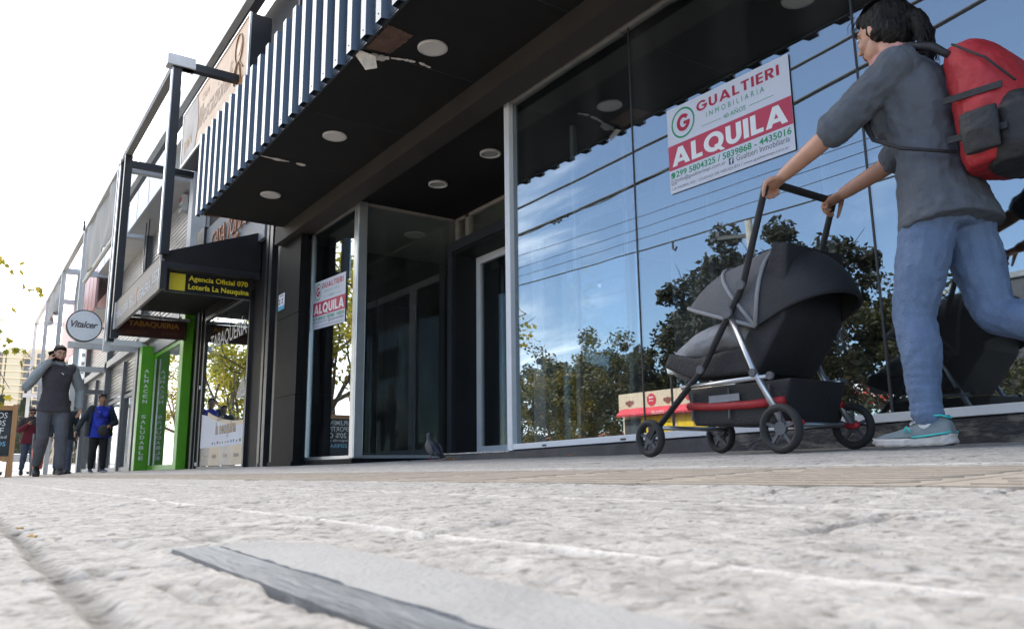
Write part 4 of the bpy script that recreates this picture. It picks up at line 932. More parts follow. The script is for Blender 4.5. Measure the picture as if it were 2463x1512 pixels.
# sandwich board at the left edge
sb = thing('sandwich_board', 'timber framed chalkboard with white chalk offer, at the left edge of the footway', 'chalkboard', (-9.4, .3, G(-9.4, .3)))
g0 = G(-9.3, .3)-.005
def sbf(xf, z0, nm='leg'): pass
lean = lambda z: -9.25-.16*(z-g0)
for y in (-.10, .475): MB().bar((lean(g0), y, g0), (lean(.70), y, .70), .045, .03, (1, 0, 0)).build('leg', 'timber', sb)
for y in (-.10, .475): MB().bar((-9.62, y, g0), (lean(.68)-.02, y, .68), .045, .03, (1, 0, 0)).build('leg', 'timber', sb)
MB().bar((lean(.665), -.08, .665), (lean(.665), .455, .665), .05, .03, (1, 0, 0)).build('top_rail', 'timber', sb)
MB().bar((lean(.14), -.08, .14), (lean(.14), .455, .14), .05, .03, (1, 0, 0)).build('bottom_rail', 'timber', sb)
MB().prism([(lean(.155)-.006, -.08, .155), (lean(.155)-.006, .455, .155), (lean(.65)-.006, .455, .65), (lean(.65)-.006, -.08, .65)], (-1, 0, 0), .008).build('board', 'chalkboard', sb)
vv_ = Vector((-.16, 0, 1)).normalized(); og = Vector((lean(.155)-.003, -.07, .155))
lettering([('SUPLEMENTOS', .02, .405, .46, .062, .006, .08), ('DEPORTIVOS', .02, .325, .45, .062, .006, .08), ('20% OFF', .12, .240, .34, .068, .006, .05), ('en segunda unidad', .03, .185, .46, .042, .0, .05)], 'chalk', sb, og, UY, vv_)
lettering([('TE ESPERAMOS', .03, .115, .455, .046, .003, .05)], 'chalk_blue', sb, og, UY, vv_)

sb.scale = (1.7,)*3; sb.location = (-16.85, .52, G(-16.85, .52)-.0)
# ================================================================ TREES
def tree_parts(h, trunk_h, cr, leafm, barkm, seed, nleaf=5000, lsize=.11, lean=(0, 0), rx=1., rz=1., limbs=7, droop=0.):
    """returns (trunk builder, crown builder) around the origin"""
    r_ = random.Random(seed); tb = MB(); ends = []
    top = Vector((lean[0], lean[1], trunk_h)); r0 = h*.020+.05
    tb.tube([(0, 0, -.3), (lean[0]*.2+.05, lean[1]*.2, trunk_h*.4), (lean[0]*.6-.04, lean[1]*.6, trunk_h*.75), top], [r0*1.35, r0, r0*.85, r0*.75], 9)
    cc = Vector((lean[0], lean[1], trunk_h+(h-trunk_h)*.52)); rv = (h-trunk_h)*.56*rz
    def branch(p, d, l, rad, depth):
        pts = [p]; q_ = p.copy(); dd = d.copy()
        for k in range(4):
            dd = (dd+Vector((r_.uniform(-.28, .28), r_.uniform(-.28, .28), r_.uniform(-.08, .25)-droop*.15))).normalized(); q_ = q_+dd*l/4; pts.append(q_.copy())
        tb.tube(pts, [rad, rad*.8, rad*.65, rad*.5, rad*.38], 6 if depth else 7)
        ends.extend(pts[2:])
        if depth < 2:
            for k in range(3 if depth == 0 else 2):
                i = r_.choice([2, 3, 4]); nd = (dd+Vector((r_.uniform(-1, 1), r_.uniform(-1, 1), r_.uniform(-.3, .6)))).normalized()
                branch(pts[i], nd, l*.62, rad*.5, depth+1)
    for k in range(limbs):
        a = 2*math.pi*k/limbs+r_.uniform(-.3, .3); st = top*(r_.uniform(.72, 1.0)); el = r_.uniform(.35, 1.25)
        d = Vector((math.cos(a)*math.cos(el), math.sin(a)*math.cos(el), math.sin(el)))
        branch(st, d, (h-trunk_h)*r_.uniform(.45, .68), r0*.45, 0)
    # foliage: clumps gathered around limb ends and through the crown volume
    cl = [(e, r_.uniform(.35, .8)*cr*.32) for e in r_.sample(ends, min(len(ends), 46))]
    for k in range(40):
        v = Vector((r_.gauss(0, 1), r_.gauss(0, 1), r_.gauss(0, 1))).normalized()*(r_.uniform(.45, 1.0))
        p = cc+Vector((v.x*cr*rx, v.y*cr, v.z*rv))
        if p.z < trunk_h*.7: continue
        cl.append((p, r_.uniform(.25, .62)*cr*.34))
    vs = []; fs = []; per = max(8, nleaf//len(cl))
    for c, rad in cl:
        for k in range(int(per*r_.uniform(.5, 1.5))):
            d = Vector((r_.gauss(0, 1), r_.gauss(0, 1), r_.gauss(0, .75))); d = d.normalized()*rad*(r_.random()**.45)
            p = c+d; s = lsize*r_.uniform(.6, 1.35)
            a = Vector((r_.gauss(0, 1), r_.gauss(0, 1), r_.gauss(0, .6))).normalized(); b_ = a.orthogonal().normalized(); an = r_.uniform(0, 6.28)
            b_ = b_*math.cos(an)+a.cross(b_)*math.sin(an); n_ = a.cross(b_)
            i0 = len(vs)
            vs += [p-a*s, p+b_*s*.55+n_*s*.14, p+a*s, p-b_*s*.55+n_*s*.14]
            fs += [(i0, i0+1, i0+2, i0+3)]
    cb = MB(); cb.v = [tuple(v) for v in vs]; cb.f = fs; cb.m = [0]*len(fs)
    return tb, cb, leafm, barkm
def plant(parts, loc, label, rotz=0, scale=1, group=None, name='tree'):
    tb, cb, lm, bm_ = parts
    o = thing(name, label, 'tree', (0, 0, 0), group)
    tb.build('trunk', bm_, o, True); cb.build('crown', lm, o)
    o.location = loc; o.rotation_euler = (0, 0, rotz); o.scale = (scale,)*3
    return o
zg = zr+.12
big = tree_parts(11.2, 3.4, 5.0, 'leaf_dark', 'bark', 11, 17000, .15, (.4, 0), rx=1.0, limbs=8)
mid = tree_parts(7.2, 2.0, 3.0, 'leaf_olive', 'bark', 23, 9500, .125, (.2, .1), limbs=7)
bushy = tree_parts(6.6, 1.1, 3.2, 'leaf_gold', 'bark', 31, 8000, .105, (0, .2), limbs=8, droop=.8)
OPP = 'park trees across the road, mirrored in the shop glass'
t1 = plant(big, (-22.7, -24, zg), 'largest dark tree across the road, mirrored behind the kiosk in the shop glass')
copy_thing(t1, (-27.2, -26.5, zg), 2.1, 'dark spreading tree just left of the largest tree across the road'); bpy.data.objects[-1] if 0 else None
t3 = plant(mid, (-17.9, -24.5, zg), 'olive green tree right of the largest tree, mirrored near the red shop sign', 1.0, 1.08)
for i, (x, y, s_, lab) in enumerate(((-31.5, -23, .98, 'olive tree left of the kiosk, mirrored near the first glass joint'), (-38.5, -26, 1.12, 'tall olive tree mirrored in the first pane beside the white frame'), (-14.5, -38, 1.0, 'olive tree mirrored at the right end of the shop glass, far back'), (-35, -36, 1.25, 'olive tree farthest back behind the golden bushes across the road'), (-47, -30, 1.2, 'olive tree far along the road, mirrored in the door glass'))):
    o = copy_thing(t3, (x, y, zg), i*1.3+.4, lab); o.scale = (s_,)*3
t6 = plant(bushy, (-36, -21.5, zg), 'golden green weeping tree across the road, mirrored low in the first pane')
for i, (x, y, s_, lab) in enumerate(((-41.5, -22.5, 1.08, 'golden bushy tree mirrored left in the first pane, next to the weeping tree'), (-32.2, -25.0, .93, 'golden bushy tree mirrored just left of the cream kiosk'), (-53, -24, 1.1, 'golden bushy tree farthest along the road, mirrored in the door'), (-26.5, -31, 1.0, 'golden bushy tree mirrored behind the cream kiosk'))):
    o = copy_thing(t6, (x, y, zg), i*2.2+1, lab); o.scale = (s_,)*3
sml = tree_parts(3.6, .5, 1.7, 'leaf_olive', 'bark', 41, 3800, .085, limbs=6)
h1 = plant(sml, (-10.4, -21, zg), 'low leafy shrub tree before the dark building across the road', name='shrub')
h1['category'] = 'shrub'
for i, (x, y, s_, lab) in enumerate(((-12.8, -20.2, 1.05, 'low shrub before the dark building across the road, second from the right'), (-15.4, -22, .9, 'low shrub by the red board across the road'), (-7.8, -20.5, 1.1, 'low shrub at the right end of the dark building across the road'))):
    o = copy_thing(h1, (x, y, zg), i*1.9+.3, lab); o.scale = (s_,)*3
# street trees along the kerb (plane trees turning yellow)
plane = tree_parts(7.0, 2.3, 3.0, 'leaf_plane', 'bark_pale', 57, 4200, .10, (.1, .2), limbs=8)
s1 = plant(plane, (-18.6, -3.5, G(-18, -3.5)), 'yellowing street tree at the kerb whose twigs reach in at the left edge', .6)
for i, (x, lab) in enumerate(((-23.9, 'yellowing street tree at the kerb mirrored in the narrow window'), (-35.5, 'yellowing street tree at the kerb mirrored in the tobacco shop window'), (-46.5, 'yellowing street tree at the kerb farthest down the street'))):
    copy_thing(s1, (x, -2.4-.1*i, G(x, -2.4)), 1.7*i+2.2, lab)
# hanging twigs of that tree that enter the picture
tw = MB(); lf = []; r_ = random.Random(5)
cb = MB()
def leaf(p, s, r_):
    a = Vector((r_.uniform(-.6, .6), r_.uniform(-1, 1), r_.uniform(-1.2, .1))).normalized(); b_ = a.orthogonal().normalized(); an = r_.uniform(0, 6.28)
    b_ = b_*math.cos(an)+a.cross(b_)*math.sin(an); n_ = a.cross(b_)
    out_ = [(0, -.1), (.30, .0), (.62, .18), (.36, .38), (.55, .80), (.22, .70), (0, 1.1), (-.22, .70), (-.55, .80), (-.36, .38), (-.62, .18), (-.30, 0)]
    cb.add([p+b_*(u_*s)+a*(v_*s)+n_*(abs(u_)*.25*s) for u_, v_ in out_], [tuple(range(12))])
for (p0, p1, n_) in (((-15.3, -.35, 4.0), (-15.0, .92, 3.0), 16), ((-15.4, -.35, 3.2), (-15.0, .55, 2.45), 15), ((-15.2, -.3, 2.8), (-15.0, .88, 1.85), 22), ((-15.2, -.3, 2.3), (-15.0, .62, 1.35), 20), ((-15.6, -.3, 3.6), (-15.2, .5, 3.3), 12), ((-15.4, -.3, 1.9), (-15.1, .50, 1.15), 15), ((-15.6, -.25, 2.5), (-15.3, .55, 2.0), 16)):
    P0, P1 = Vector(p0), Vector(p1); mid_ = (P0+P1)/2+Vector((0, .1, .12)); pts = [P0, mid_, P1]
    tw.tube([Vector((-17.3, -1.9, P0.z+.3)), P0, mid_, P1], [.025, .014, .009, .004], 5)
    for k in range(n_):
        f = r_.uniform(.18, 1); p = (P0*(1-f)**2+mid_*2*f*(1-f)+P1*f*f)+Vector((r_.uniform(-.15, .15), r_.uniform(-.16, .13), r_.uniform(-.20, .10)))
        leaf(p, r_.uniform(.07, .125), r_)
tw.build('hanging_twig', 'bark_pale', s1, True); cb.build('hanging_leaves', 'leaf_plane', s1)
# cypresses at the far end
def cypress(x, y, h, w_, seed, label, lean=0.):
    r_ = random.Random(seed); vs = []; fs = []
    for k in range(2600):
        f = r_.random()**.8; rad = w_*(.25+.75*math.sin(min(1, f*1.25+.12)*math.pi)**.7)*(.55+.5*r_.random()) * (1-.55*f)
        a = r_.uniform(0, 6.28); lump = 1+.28*math.sin(a*3+f*14+seed)
        p = Vector((math.cos(a)*rad*lump+lean*f*f*.6, math.sin(a)*rad*lump+lean*f, f*h)); s = r_.uniform(.10, .24)
        d = Vector((math.cos(a)*.5, math.sin(a)*.5, 1)).normalized()
        q_ = Vector((-math.sin(a), math.cos(a), r_.uniform(-.4, .4)))*s*.45; i0 = len(vs)
        vs += [p-d*s*.5, p+q_, p+d*s*1.3, p-q_]; fs += [(i0, i0+1, i0+2, i0+3)]
    o = thing('cypress_tree', label, 'tree', (x, y, -.15))
    c = MB(); c.v = [(v.x+x, v.y+y, v.z-.15) for v in vs]; c.f = fs; c.m = [0]*len(fs); c.build('crown', 'leaf_cypress', o)
    MB().tube([(x, y, -.3), (x+lean*.3, y+lean*.5, h*.6)], [.18, .06], 7).build('trunk', 'bark', o)
cypress(-70, 3.6, 7.9, 1.25, 1, 'leaning cypress left of the man on the phone', .6)
cypress(-72, 2.55, 6.0, .8, 2, 'small cypress above the chalkboard')
cypress(-74, 5.4, 8.6, 1.0, 3, 'dark cypress right behind the man on the phone', .2)
cypress(-78, 8.1, 9.2, .9, 4, 'narrow cypress between the man on the phone and the grey tower')
cypress(-66, 7.9, 8.0, .75, 5, 'cypress just left of the arcade end, beside the woman in blue', .3)
cypress(-90, 5.2, 7.0, 1.2, 6, 'paler cypress low in the gap behind the man in maroon')
# ================================================================ FAR BUILDINGS
apt = thing('apartment_building', 'tall cream apartment building far beyond the end of the street', 'building', (-395, 25, -.4))
P_ = lambda name, mat, *bx: B(name, mat, *bx, par=apt)
P_('wall', 'wall_cream', (-410, -391, -6, 37, -.4, 50.5)); P_('stair_tower', 'wall_cream', (-409, -390, 14, 19.5, -.4, 52.5)); P_('roof_block', 'wall_cream', (-408, -394, 22, 36, 50.5, 53))
for k in range(17): P_('floor_slab', 'kiosk_cream', (-391, -389.6, -6, 37, 2.4+k*2.85, 2.75+k*2.85))
for k in range(8, 17):
    for y in (-3, 3, 9, 20.6, 25, 29.4, 33.6):
        P_('window', 'far_window' if (k*3+int(y)) % 4 else 'far_shade', (-391.3, -390.6, y, y+2.9, 3.1+k*2.85, 4.9+k*2.85))
for y in (0.9, 7, 12.6, 23.9, 32.7): P_('pier', 'wall_cream', (-391, -389.9, y, y+.9, -.4, 50.6))
tower = thing('office_tower', 'pale blue grey striped tower seen between the arcade frames', 'building', (-232, 26, -.4))
MB().box(-246, -231, 24.1, 40, -.4, 34).build('wall', 'far_blue', tower)
for k in range(15): MB().box(-231.2, -230.8, 24.4, 39, 1.2+k*2.2, 2.0+k*2.2).build('window_band', 'far_window', tower)
for y in (24.2, 27.0): MB().box(-231.2, -230.5, y, y+.35, 0, 34).build('fin', 'panel_white', tower)
lo = thing('low_building', 'low brownish house behind the cypresses', 'building', (-150, 8, -.3)); MB().box(-160, -150, 1, 20, -.3, 9).build('wall', 'far_shade', lo)
MB().box(-150.2, -149.6, 1, 20, 9, 9.5).build('roof', 'kiosk_brown', lo)
for y in (3, 7, 11, 15): MB().box(-150.1, -149.9, y, y+1.8, 4, 7).build('window', 'far_window', lo)
wl = thing('low_wall', 'low whitewashed wall closing the far end of the footway', 'wall', (-60, 4, -.2)); MB().box(-60.3, -60, -3, 12, -.2, .62).build('wall_body', 'panel_white', wl)
MB().box(-60.35, -59.95, -3, 12, .62, .70).build('coping', 'wall_grey', wl)
# parked car far away
cr_ = thing('parked_car', 'white car parked far down the street, low behind the walkers', 'car', (-52, 3, -.1))
MB().prism([(-53.8, 2.0, .15), (-50.2, 2.0, .15), (-50.1, 2.0, .55), (-51.0, 2.0, .68), (-51.6, 2.0, 1.12), (-53.0, 2.0, 1.15), (-53.7, 2.0, .75)], (0, 1, 0), 1.6).build('body', 'car_white', cr_, bev=.06)
MB().prism([(-51.55, 1.99, .72), (-51.15, 1.99, .72), (-51.68, 1.99, 1.06), (-52.9, 1.99, 1.08), (-53.3, 1.99, .75)], (0, 1, 0), 1.62).build('side_glass', 'far_dark', cr_)
MB().prism([(-50.98, 2.12, .70), (-50.98, 3.48, .70), (-51.56, 3.4, 1.10), (-51.56, 2.2, 1.10)], (.8, 0, .6), .012).build('windscreen', 'far_dark', cr_)
for x in (-50.9, -53.1):
    for y in (1.98, 3.44): MB().disc((x, y, .2), (0, 1, 0), .29, .18, 20).build('wheel', 'rubber', cr_)
# litter bin
o = thing('litter_bin', 'orange litter bin on a post behind the man on the phone', 'litter bin', (-22, 1.62, 0))
MB().tube([(-22, 1.62, .12), (-22, 1.62, .16), (-22, 1.62, .56), (-22, 1.62, .60)], [.10, .115, .135, .11], 16).build('bin_body', 'plastic_orange', o, True)
MB().tube([(-22, 1.62, .60), (-22, 1.62, .68)], [.135, .05], 16).build('lid', 'plastic_orange', o, True)
MB().tube([(-22.02, 1.50, -.03), (-22.02, 1.50, .95)], .025, 8).build('post', 'grey_steel', o)
MB().disc((-21.87, 1.62, .36), (1, 0, 0), .05, .004, 16).build('mark', 'ink_white', o)
# ================================================================ ACROSS THE ROAD (seen in the glass)
ks = thing('kiosk', 'cream street kiosk with red awning and yellow shutters, mirrored in the shop glass', 'kiosk', (-20, -13.6, zg))
K = lambda name, mat, *bx, bev=0: B(name, mat, *bx, par=ks, bev=bev)
ky = -12.9
K('wall', 'kiosk_cream', (-21.9, -17.6, -15.6, ky-.02, zg, 2.5)); K('roof', 'kiosk_cream', (-22.0, -17.5, -15.7, ky+.08, 2.02, 2.62)); B1('roof_box', 'panel_white', (-18.1, -17.7, -14.2, -13.4, 2.62, 2.85), par=ks); K('roof_box', 'far_dark', (-18.0, -17.8, -15.2, -14.4, 2.62, 2.78))
MB().prism([(-21.9, ky+.08, 2.07), (-17.8, ky+.08, 2.07), (-17.8, ky+.30, 1.86), (-21.9, ky+.30, 1.86)], (0, .5, -.85), .03).build('awning', 'kiosk_red', ks)
K('awning_valance', 'kiosk_red', (-21.9, -17.8, ky+.27, ky+.30, 1.78, 1.86))
for i, x in enumerate((-20.9, -20.1, -19.2, -18.4)): K('yellow_shutter', 'kiosk_yellow', (x, x+.74, ky-.02, ky+.02, zg+.15, 1.75))
K('dark_door', 'far_dark', (-21.8, -21.0, ky-.02, ky+.01, zg+.05, 1.7))
kb = zg
for x, z, r_0 in ((-20.3, 2.32, .22), (-18.55, 2.32, .13)): MB().disc((x, ky+.08, z), (0, 1, 0), r_0, .01, 26).build('round_logo', 'kiosk_red', ks)
# mirrored lettering reads the right way from the road: faces the road (+y)
NX = Vector((-1, 0, 0))
lettering([('red', 0, .08, .20, .10, .02), ('de onda', 0, -.02, .20, .07, .01)], 'ink_white', ks, (-20.2, ky+.10, 2.28), NX, UZ)
lettering([('rellano de', 0, .06, .6, .05, .01), ('emociones', 0, 0, .6, .05, .01)], 'ink_white', ks, (-19.5, ky+.305, 1.80), NX, UZ)
for x in (-21.4, -19.5): 
    mb = MB(); mb.disc((x, ky+.081, 2.25), (0, 1, 0), .12, .008, 14); mb.disc((x-.15, ky+.081, 2.28), (0, 1, 0), .08, .007, 5); mb.disc((x+.15, ky+.081, 2.28), (0, 1, 0), .08, .007, 5); mb.build('flower_print', 'kiosk_brown', ks)
for y, z, r_0, mt in ((-13.5, 2.30, .16, 'kiosk_brown'), (-14.9, 2.30, .24, 'kiosk_red'), (-13.6, 1.2, .2, 'kiosk_brown')): MB().disc((-17.5 if z > 2 else -17.6, y, z), (1, 0, 0), r_0, .01, 20).build('side_print', mt, ks)
lp = thing('street_lamp', 'slim dark street lamp with bright glass head before the kiosk across the road', 'street lamp', (-18.4, -11.9, zg))
MB().tube([(-18.4, -11.9, zg), (-18.4, -11.9, .2), (-18.4, -11.9, .25), (-18.4, -11.9, 2.95)], [.07, .065, .045, .04], 10).build('pole', 'green_paint' if 0 else 'black_steel', lp)
MB().tube([(-18.4, -11.9, 2.95), (-18.4, -11.9, 3.0), (-18.4, -11.9, 3.28), (-18.4, -11.9, 3.33)], [.05, .11, .16, .05], 12).build('lamp_head', 'panel_white', lp)
up_ = thing('utility_pole', 'tall concrete utility pole with a crossarm across the road', 'utility pole', (-21.2, -20, zg))
MB().tube([(-21.2, -20, zg), (-21.2, -20, 10.4)], [.22, .15], 12).build('pole', 'pole_concrete', up_)
MB().bar((-22.9, -20, 9.95), (-20.9, -20, 9.65), .14, .16).build('crossarm', 'black_steel', up_)
MB().box(-22.95, -22.75, -20.1, -19.9, 10.0, 10.25).build('arm_box', 'black_steel', up_)
for nm, (y, rad, fz, lab) in enumerate(((-6, .034, lambda x: 7.63+.0023*(x+18.8)**2, 'heavy black cable highest over the road'), (-6.1, .040, lambda x: 6.84+.0050*(x+17)**2, 'thick twisted black cable with a knotted splice, second highest over the road'),
        (-9, .010, lambda x: 7.35-.03*(x+16.4)+.0006*(x+16)**2, 'thin wire over the road, nearest below the thick cable'), (-9.2, .010, lambda x: 7.07-.017*(x+16.4)+.0006*(x+16)**2, 'thin wire over the road, middle of the three thin ones'), (-9.4, .010, lambda x: 6.82-.017*(x+16.4)+.0006*(x+16)**2, 'thin wire over the road, lowest of the three thin ones'),
        (-6, .018, lambda x: 5.27-.026*(x+18.8)+.0004*(x+15)**2, 'black wire with a hanging clamp, lowest over the road'))):
    o = thing('overhead_cable', lab, 'cable', (-20, y, fz(-20)), 'overhead cables above the road')
    MB().tube([(x, y, fz(x)) for x in np.arange(-58, 16, 2.)], rad, 6).build('wire', 'cable', o)
    if nm == 1:
        mb = MB()
        for i in range(9): x = -17.3+i*.1; mb.tube([(x, y, fz(x)), (x+.12, y, fz(x)-.03+.08*rng.uniform(-1, 1))], .035, 6)
        mb.build('splice', 'cable', o)
        MB().tube([(x, y+.04, fz(x)-.04-.05*math.sin(x*2)) for x in np.arange(-19, -11, .4)], .014, 5).build('wire', 'cable', o)
    if nm == 5: MB().tube([(-12.45, y, fz(-12.45)), (-12.45, y, fz(-12.45)-.17), (-12.38, y, fz(-12.4)-.23), (-12.33, y, fz(-12.4)-.15)], .025, 6).build('clamp', 'cable', o)
db = thing('dark_building', 'dark flat roofed building with a roof truss, mirrored at the right end of the glass', 'building', (-12, -30, zg))
MB().box(-17.4, 6, -40, -30, zg, 7.9).build('wall', 'far_dark', db); MB().box(-17.6, 6.2, -40.1, -29.9, 7.9, 8.15).build('roof_edge', 'grey_steel', db)
for x in (-15, -11.5, -8, -4.5): MB().box(x, x+2.2, -30.02, -29.95, 1, 3).build('window', 'far_window', db)
mb = MB(); mb.bar((-20.4, -31, 6.6), (-17.4, -31, 9.0), .1, .1); mb.bar((-20.4, -31, 7.3), (-17.4, -31, 8.6), .08, .08); mb.bar((-19.6, -31, 7.2), (-18.6, -31, 8.1), .06, .06); mb.bar((-17.4, -31, 7.9), (-17.4, -31, 9.1), .12, .12)
mb.build('roof_truss', 'pole_concrete', db)
rb = thing('billboard', 'red and white shop board on posts, mirrored between the trees', 'sign', (-30.7, -45, 4.3))
MB().box(-32.0, -30.1, -45.1, -45, 4.1, 5.6).build('board', 'red_board', rb); MB().box(-32.9, -32.0, -45.1, -45, 4.1, 5.6).build('white_panel', 'panel_white', rb)
lettering([('amana', 0, 0, 1.3, .5, .02)], 'ink_white', rb, (-30.35, -44.98, 4.6), NX, UZ); lettering([('M', 0, 0, .5, .7, .03)], 'red_board', rb, (-32.2, -44.98, 4.5), NX, UZ)
MB().box(-32.5, -32.3, -45.2, -45.1, zg, 4.1).build('post', 'grey_steel', rb); MB().box(-30.6, -30.4, -45.2, -45.1, zg, 4.1).build('post', 'grey_steel', rb)
# long low hedge line far back
hb = thing('white_building', 'low pale building far behind the park trees', 'building', (-60, -70, zg)); MB().box(-110, -34, -80, -70, zg, 4.5).build('wall', 'wall_cream', hb)
for x in range(-108, -36, 7): MB().box(x, x+2.4, -70.05, -69.95, 1.2, 3).build('window', 'far_window', hb)
MB().box(-110.4, -33.6, -80.3, -69.7, 4.5, 4.9).build('roof', 'kiosk_brown', hb)
# ================================================================ PEOPLE
def remesh(mb, name, mat, parent, voxel=.007, smooth=5, disp=0, dscale=.06, dstretch=None):
    me = bpy.data.meshes.new('raw'); me.from_pydata(mb.v, [], mb.f); ob = bpy.data.objects.new('raw', me); COL.objects.link(ob)
    bm = bmesh.new(); bm.from_mesh(me); bmesh.ops.recalc_face_normals(bm, faces=bm.faces); bm.to_mesh(me); bm.free()
    md = ob.modifiers.new('r', 'REMESH'); md.mode = 'VOXEL'; md.voxel_size = voxel
    if smooth: ms = ob.modifiers.new('s', 'SMOOTH'); ms.factor = .5; ms.iterations = smooth
    if disp:
        tx = bpy.data.textures.new('folds', 'CLOUDS'); tx.noise_scale = dscale; tx.noise_depth = 2
        d = ob.modifiers.new('d', 'DISPLACE'); d.texture = tx; d.strength = disp; d.mid_level = .5; d.texture_coords = 'GLOBAL'
    dg = bpy.context.evaluated_depsgraph_get(); nm = bpy.data.meshes.new_from_object(ob.evaluated_get(dg))
    bpy.data.objects.remove(ob); bpy.data.meshes.remove(me)
    nm.name = name; nm.materials.clear(); nm.materials.append(M[mat])
    nm.polygons.foreach_set('use_smooth', [True]*len(nm.polygons))
    o = bpy.data.objects.new(name, nm); COL.objects.link(o); reparent(o, parent)
    return o
def loft(mb, rings, n=20):
    """rings: (center, side vector, forward vector)"""
    vs = []; fs = []
    for c, a, b_ in rings:
        for i in range(n):
            t_ = 2*math.pi*i/n; ca, sa = math.cos(t_), math.sin(t_)
            ca = math.copysign(abs(ca)**.86, ca); sa = math.copysign(abs(sa)**.86, sa)
            vs.append(c+a*ca+b_*sa)
    k = len(rings)
    for i in range(k-1):
        for j in range(n): fs.append((i*n+j, i*n+(j+1) % n, (i+1)*n+(j+1) % n, (i+1)*n+j))
    fs.append(tuple(reversed(range(n)))); fs.append(tuple(range((k-1)*n, k*n)))
    mb.add(vs, fs)
def limb(mb, pts, rad, n=14, ripple=0, pitch=.03, ease=True):
    P = [Vector(p) for p in pts]; Q = []; Rr = []
    for i in range(len(P)-1):
        l = (P[i+1]-P[i]).length; k = max(3, int(l/.012))
        for j in range(k):
            f = j/k; Q.append(P[i].lerp(P[i+1], f)); r = rad[i]+(rad[i+1]-rad[i])*f
            Rr.append(r)
    Q.append(P[-1]); Rr.append(rad[-1])
    if ease:      # round the bend at the joints
        for _ in range(3): Q = [Q[0]]+[(Q[i-1]+Q[i]*2+Q[i+1])/4 for i in range(1, len(Q)-1)]+[Q[-1]]
    if ripple:
        nn_ = len(Rr); Rr = [r+ripple*max(0, (i/nn_-.62)/.38)*math.sin(i*.012/pitch*6.283+i*i*.003)+ripple*.5*math.exp(-((i/nn_-.48)/.06)**2)*math.sin(i*1.9) for i, r in enumerate(Rr)]
    mb.tube(Q, Rr, n); mb.ell(P[0], (rad[0],)*3, 12, 8); mb.ell(P[-1], (rad[-1],)*3, 12, 8)
def hand(mb, w, d, nrm, s=1., curl=.5, thumb=1):
    """w wrist, d along the palm, nrm out of the palm; thumb on side thumb*(d x nrm)"""
    d = Vector(d).normalized(); nrm = Vector(nrm); nrm = (nrm-d*nrm.dot(d)).normalized(); sd = d.cross(nrm)*thumb
    mt = Matrix((sd, d, nrm)).transposed()
    mb.ell(w+d*.050*s, (.040*s, .058*s, .016*s), 14, 8, mt); mb.ell(w+d*.075*s, (.041*s, .030*s, .014*s), 14, 8, mt)
    for i, (o, l) in enumerate(((.030, .072), (.010, .080), (-.010, .075), (-.029, .058))):
        p = w+d*.088*s+sd*o*s; dd = d+sd*(o*.9); pts = [p]; c = curl*(1+.12*i)
        for k, fr in enumerate((.42, .32, .26)):
            ang = c*(.55 if k == 0 else .85); dd = (dd*math.cos(ang)+nrm*math.sin(ang)).normalized() if k == 0 else (Matrix.Rotation(ang, 3, d.cross(nrm)) @ dd).normalized()
            p = p+dd*l*fr*s; pts.append(p)
        mb.tube(pts, [.0092*s, .0085*s, .0078*s, .0066*s], 8); mb.ell(pts[-1], (.0066*s,)*3, 8, 6)
    p = w+d*.030*s+sd*.034*s; q1 = p+(sd*.75+d*.6+nrm*.25).normalized()*.036*s; q2 = q1+(sd*.15+d*.8+nrm*(.3+curl*.5)).normalized()*.032*s; q3 = q2+(d*.75-sd*.15+nrm*(.4+curl*.5)).normalized()*.025*s
    mb.tube([p, q1, q2, q3], [.013*s, .0115*s, .0095*s, .0075*s], 8); mb.ell(q3, (.0075*s,)*3, 8, 6)
def head(mb, c, f, u, s=1., chub=1., female=False):
    f = Vector(f).normalized(); u = Vector(u); u = (u-f*u.dot(f)).normalized(); r = f.cross(u); mt = Matrix((r, f, u)).transposed()
    E_ = lambda p, q_: mb.ell(c+mt @ (Vector(p)*s), tuple(x*s for x in q_), 18, 12, mt)
    E_((0, -.012, .028), (.073, .092, .083)); E_((0, .020, -.045), (.055*chub, .062, .062)); E_((0, .058, -.090), (.024, .020, .020))
    E_((0, .098, -.020), (.013, .019, .012)); E_((0, .090, .004), (.009, .013, .028)); E_((0, .074, .034), (.050, .017, .010))
    E_((0, .080, -.050), (.025, .010, .006)); E_((0, .080, -.060), (.021, .010, .006))
    for x in (-1, 1): E_((x*.036*chub, .056, -.022), (.026, .024, .026)); E_((x*.074, -.008, -.004), (.009, .020, .031))
    return mt
def face_bits(parent, c, mt, s, brow='hair_dark', eyes=True):
    mb = MB()
    if eyes:
        for x in (-.031, .031):
            e = MB().ell(c+mt @ (Vector((x, .0755, .012))*s), (.0135*s, .0095*s, .0080*s), 12, 8, mt).build('eye', 'eye_white', parent, True)
            MB().ell(c+mt @ (Vector((x, .0830, .012))*s), (.0058*s, .0035*s, .0058*s), 10, 6, mt).build('iris', 'eye_dark', e, True)
    for x in (-1, 1):
        mb.tube([c+mt @ (Vector((x*q_, y, z))*s) for q_, y, z in ((.013, .090, .032), (.030, .088, .038), (.048, .074, .031))], .0045*s, 6)
    mb.build('eyebrows', brow, parent, True)
    mb = MB(); mb.ell(c+mt @ (Vector((0, .0865, -.0505))*s), (.023*s, .006*s, .0045*s), 12, 6, mt); mb.ell(c+mt @ (Vector((0, .0865, -.059))*s), (.019*s, .006*s, .0052*s), 12, 6, mt)
    mb.build('lips', 'lips', parent, True)
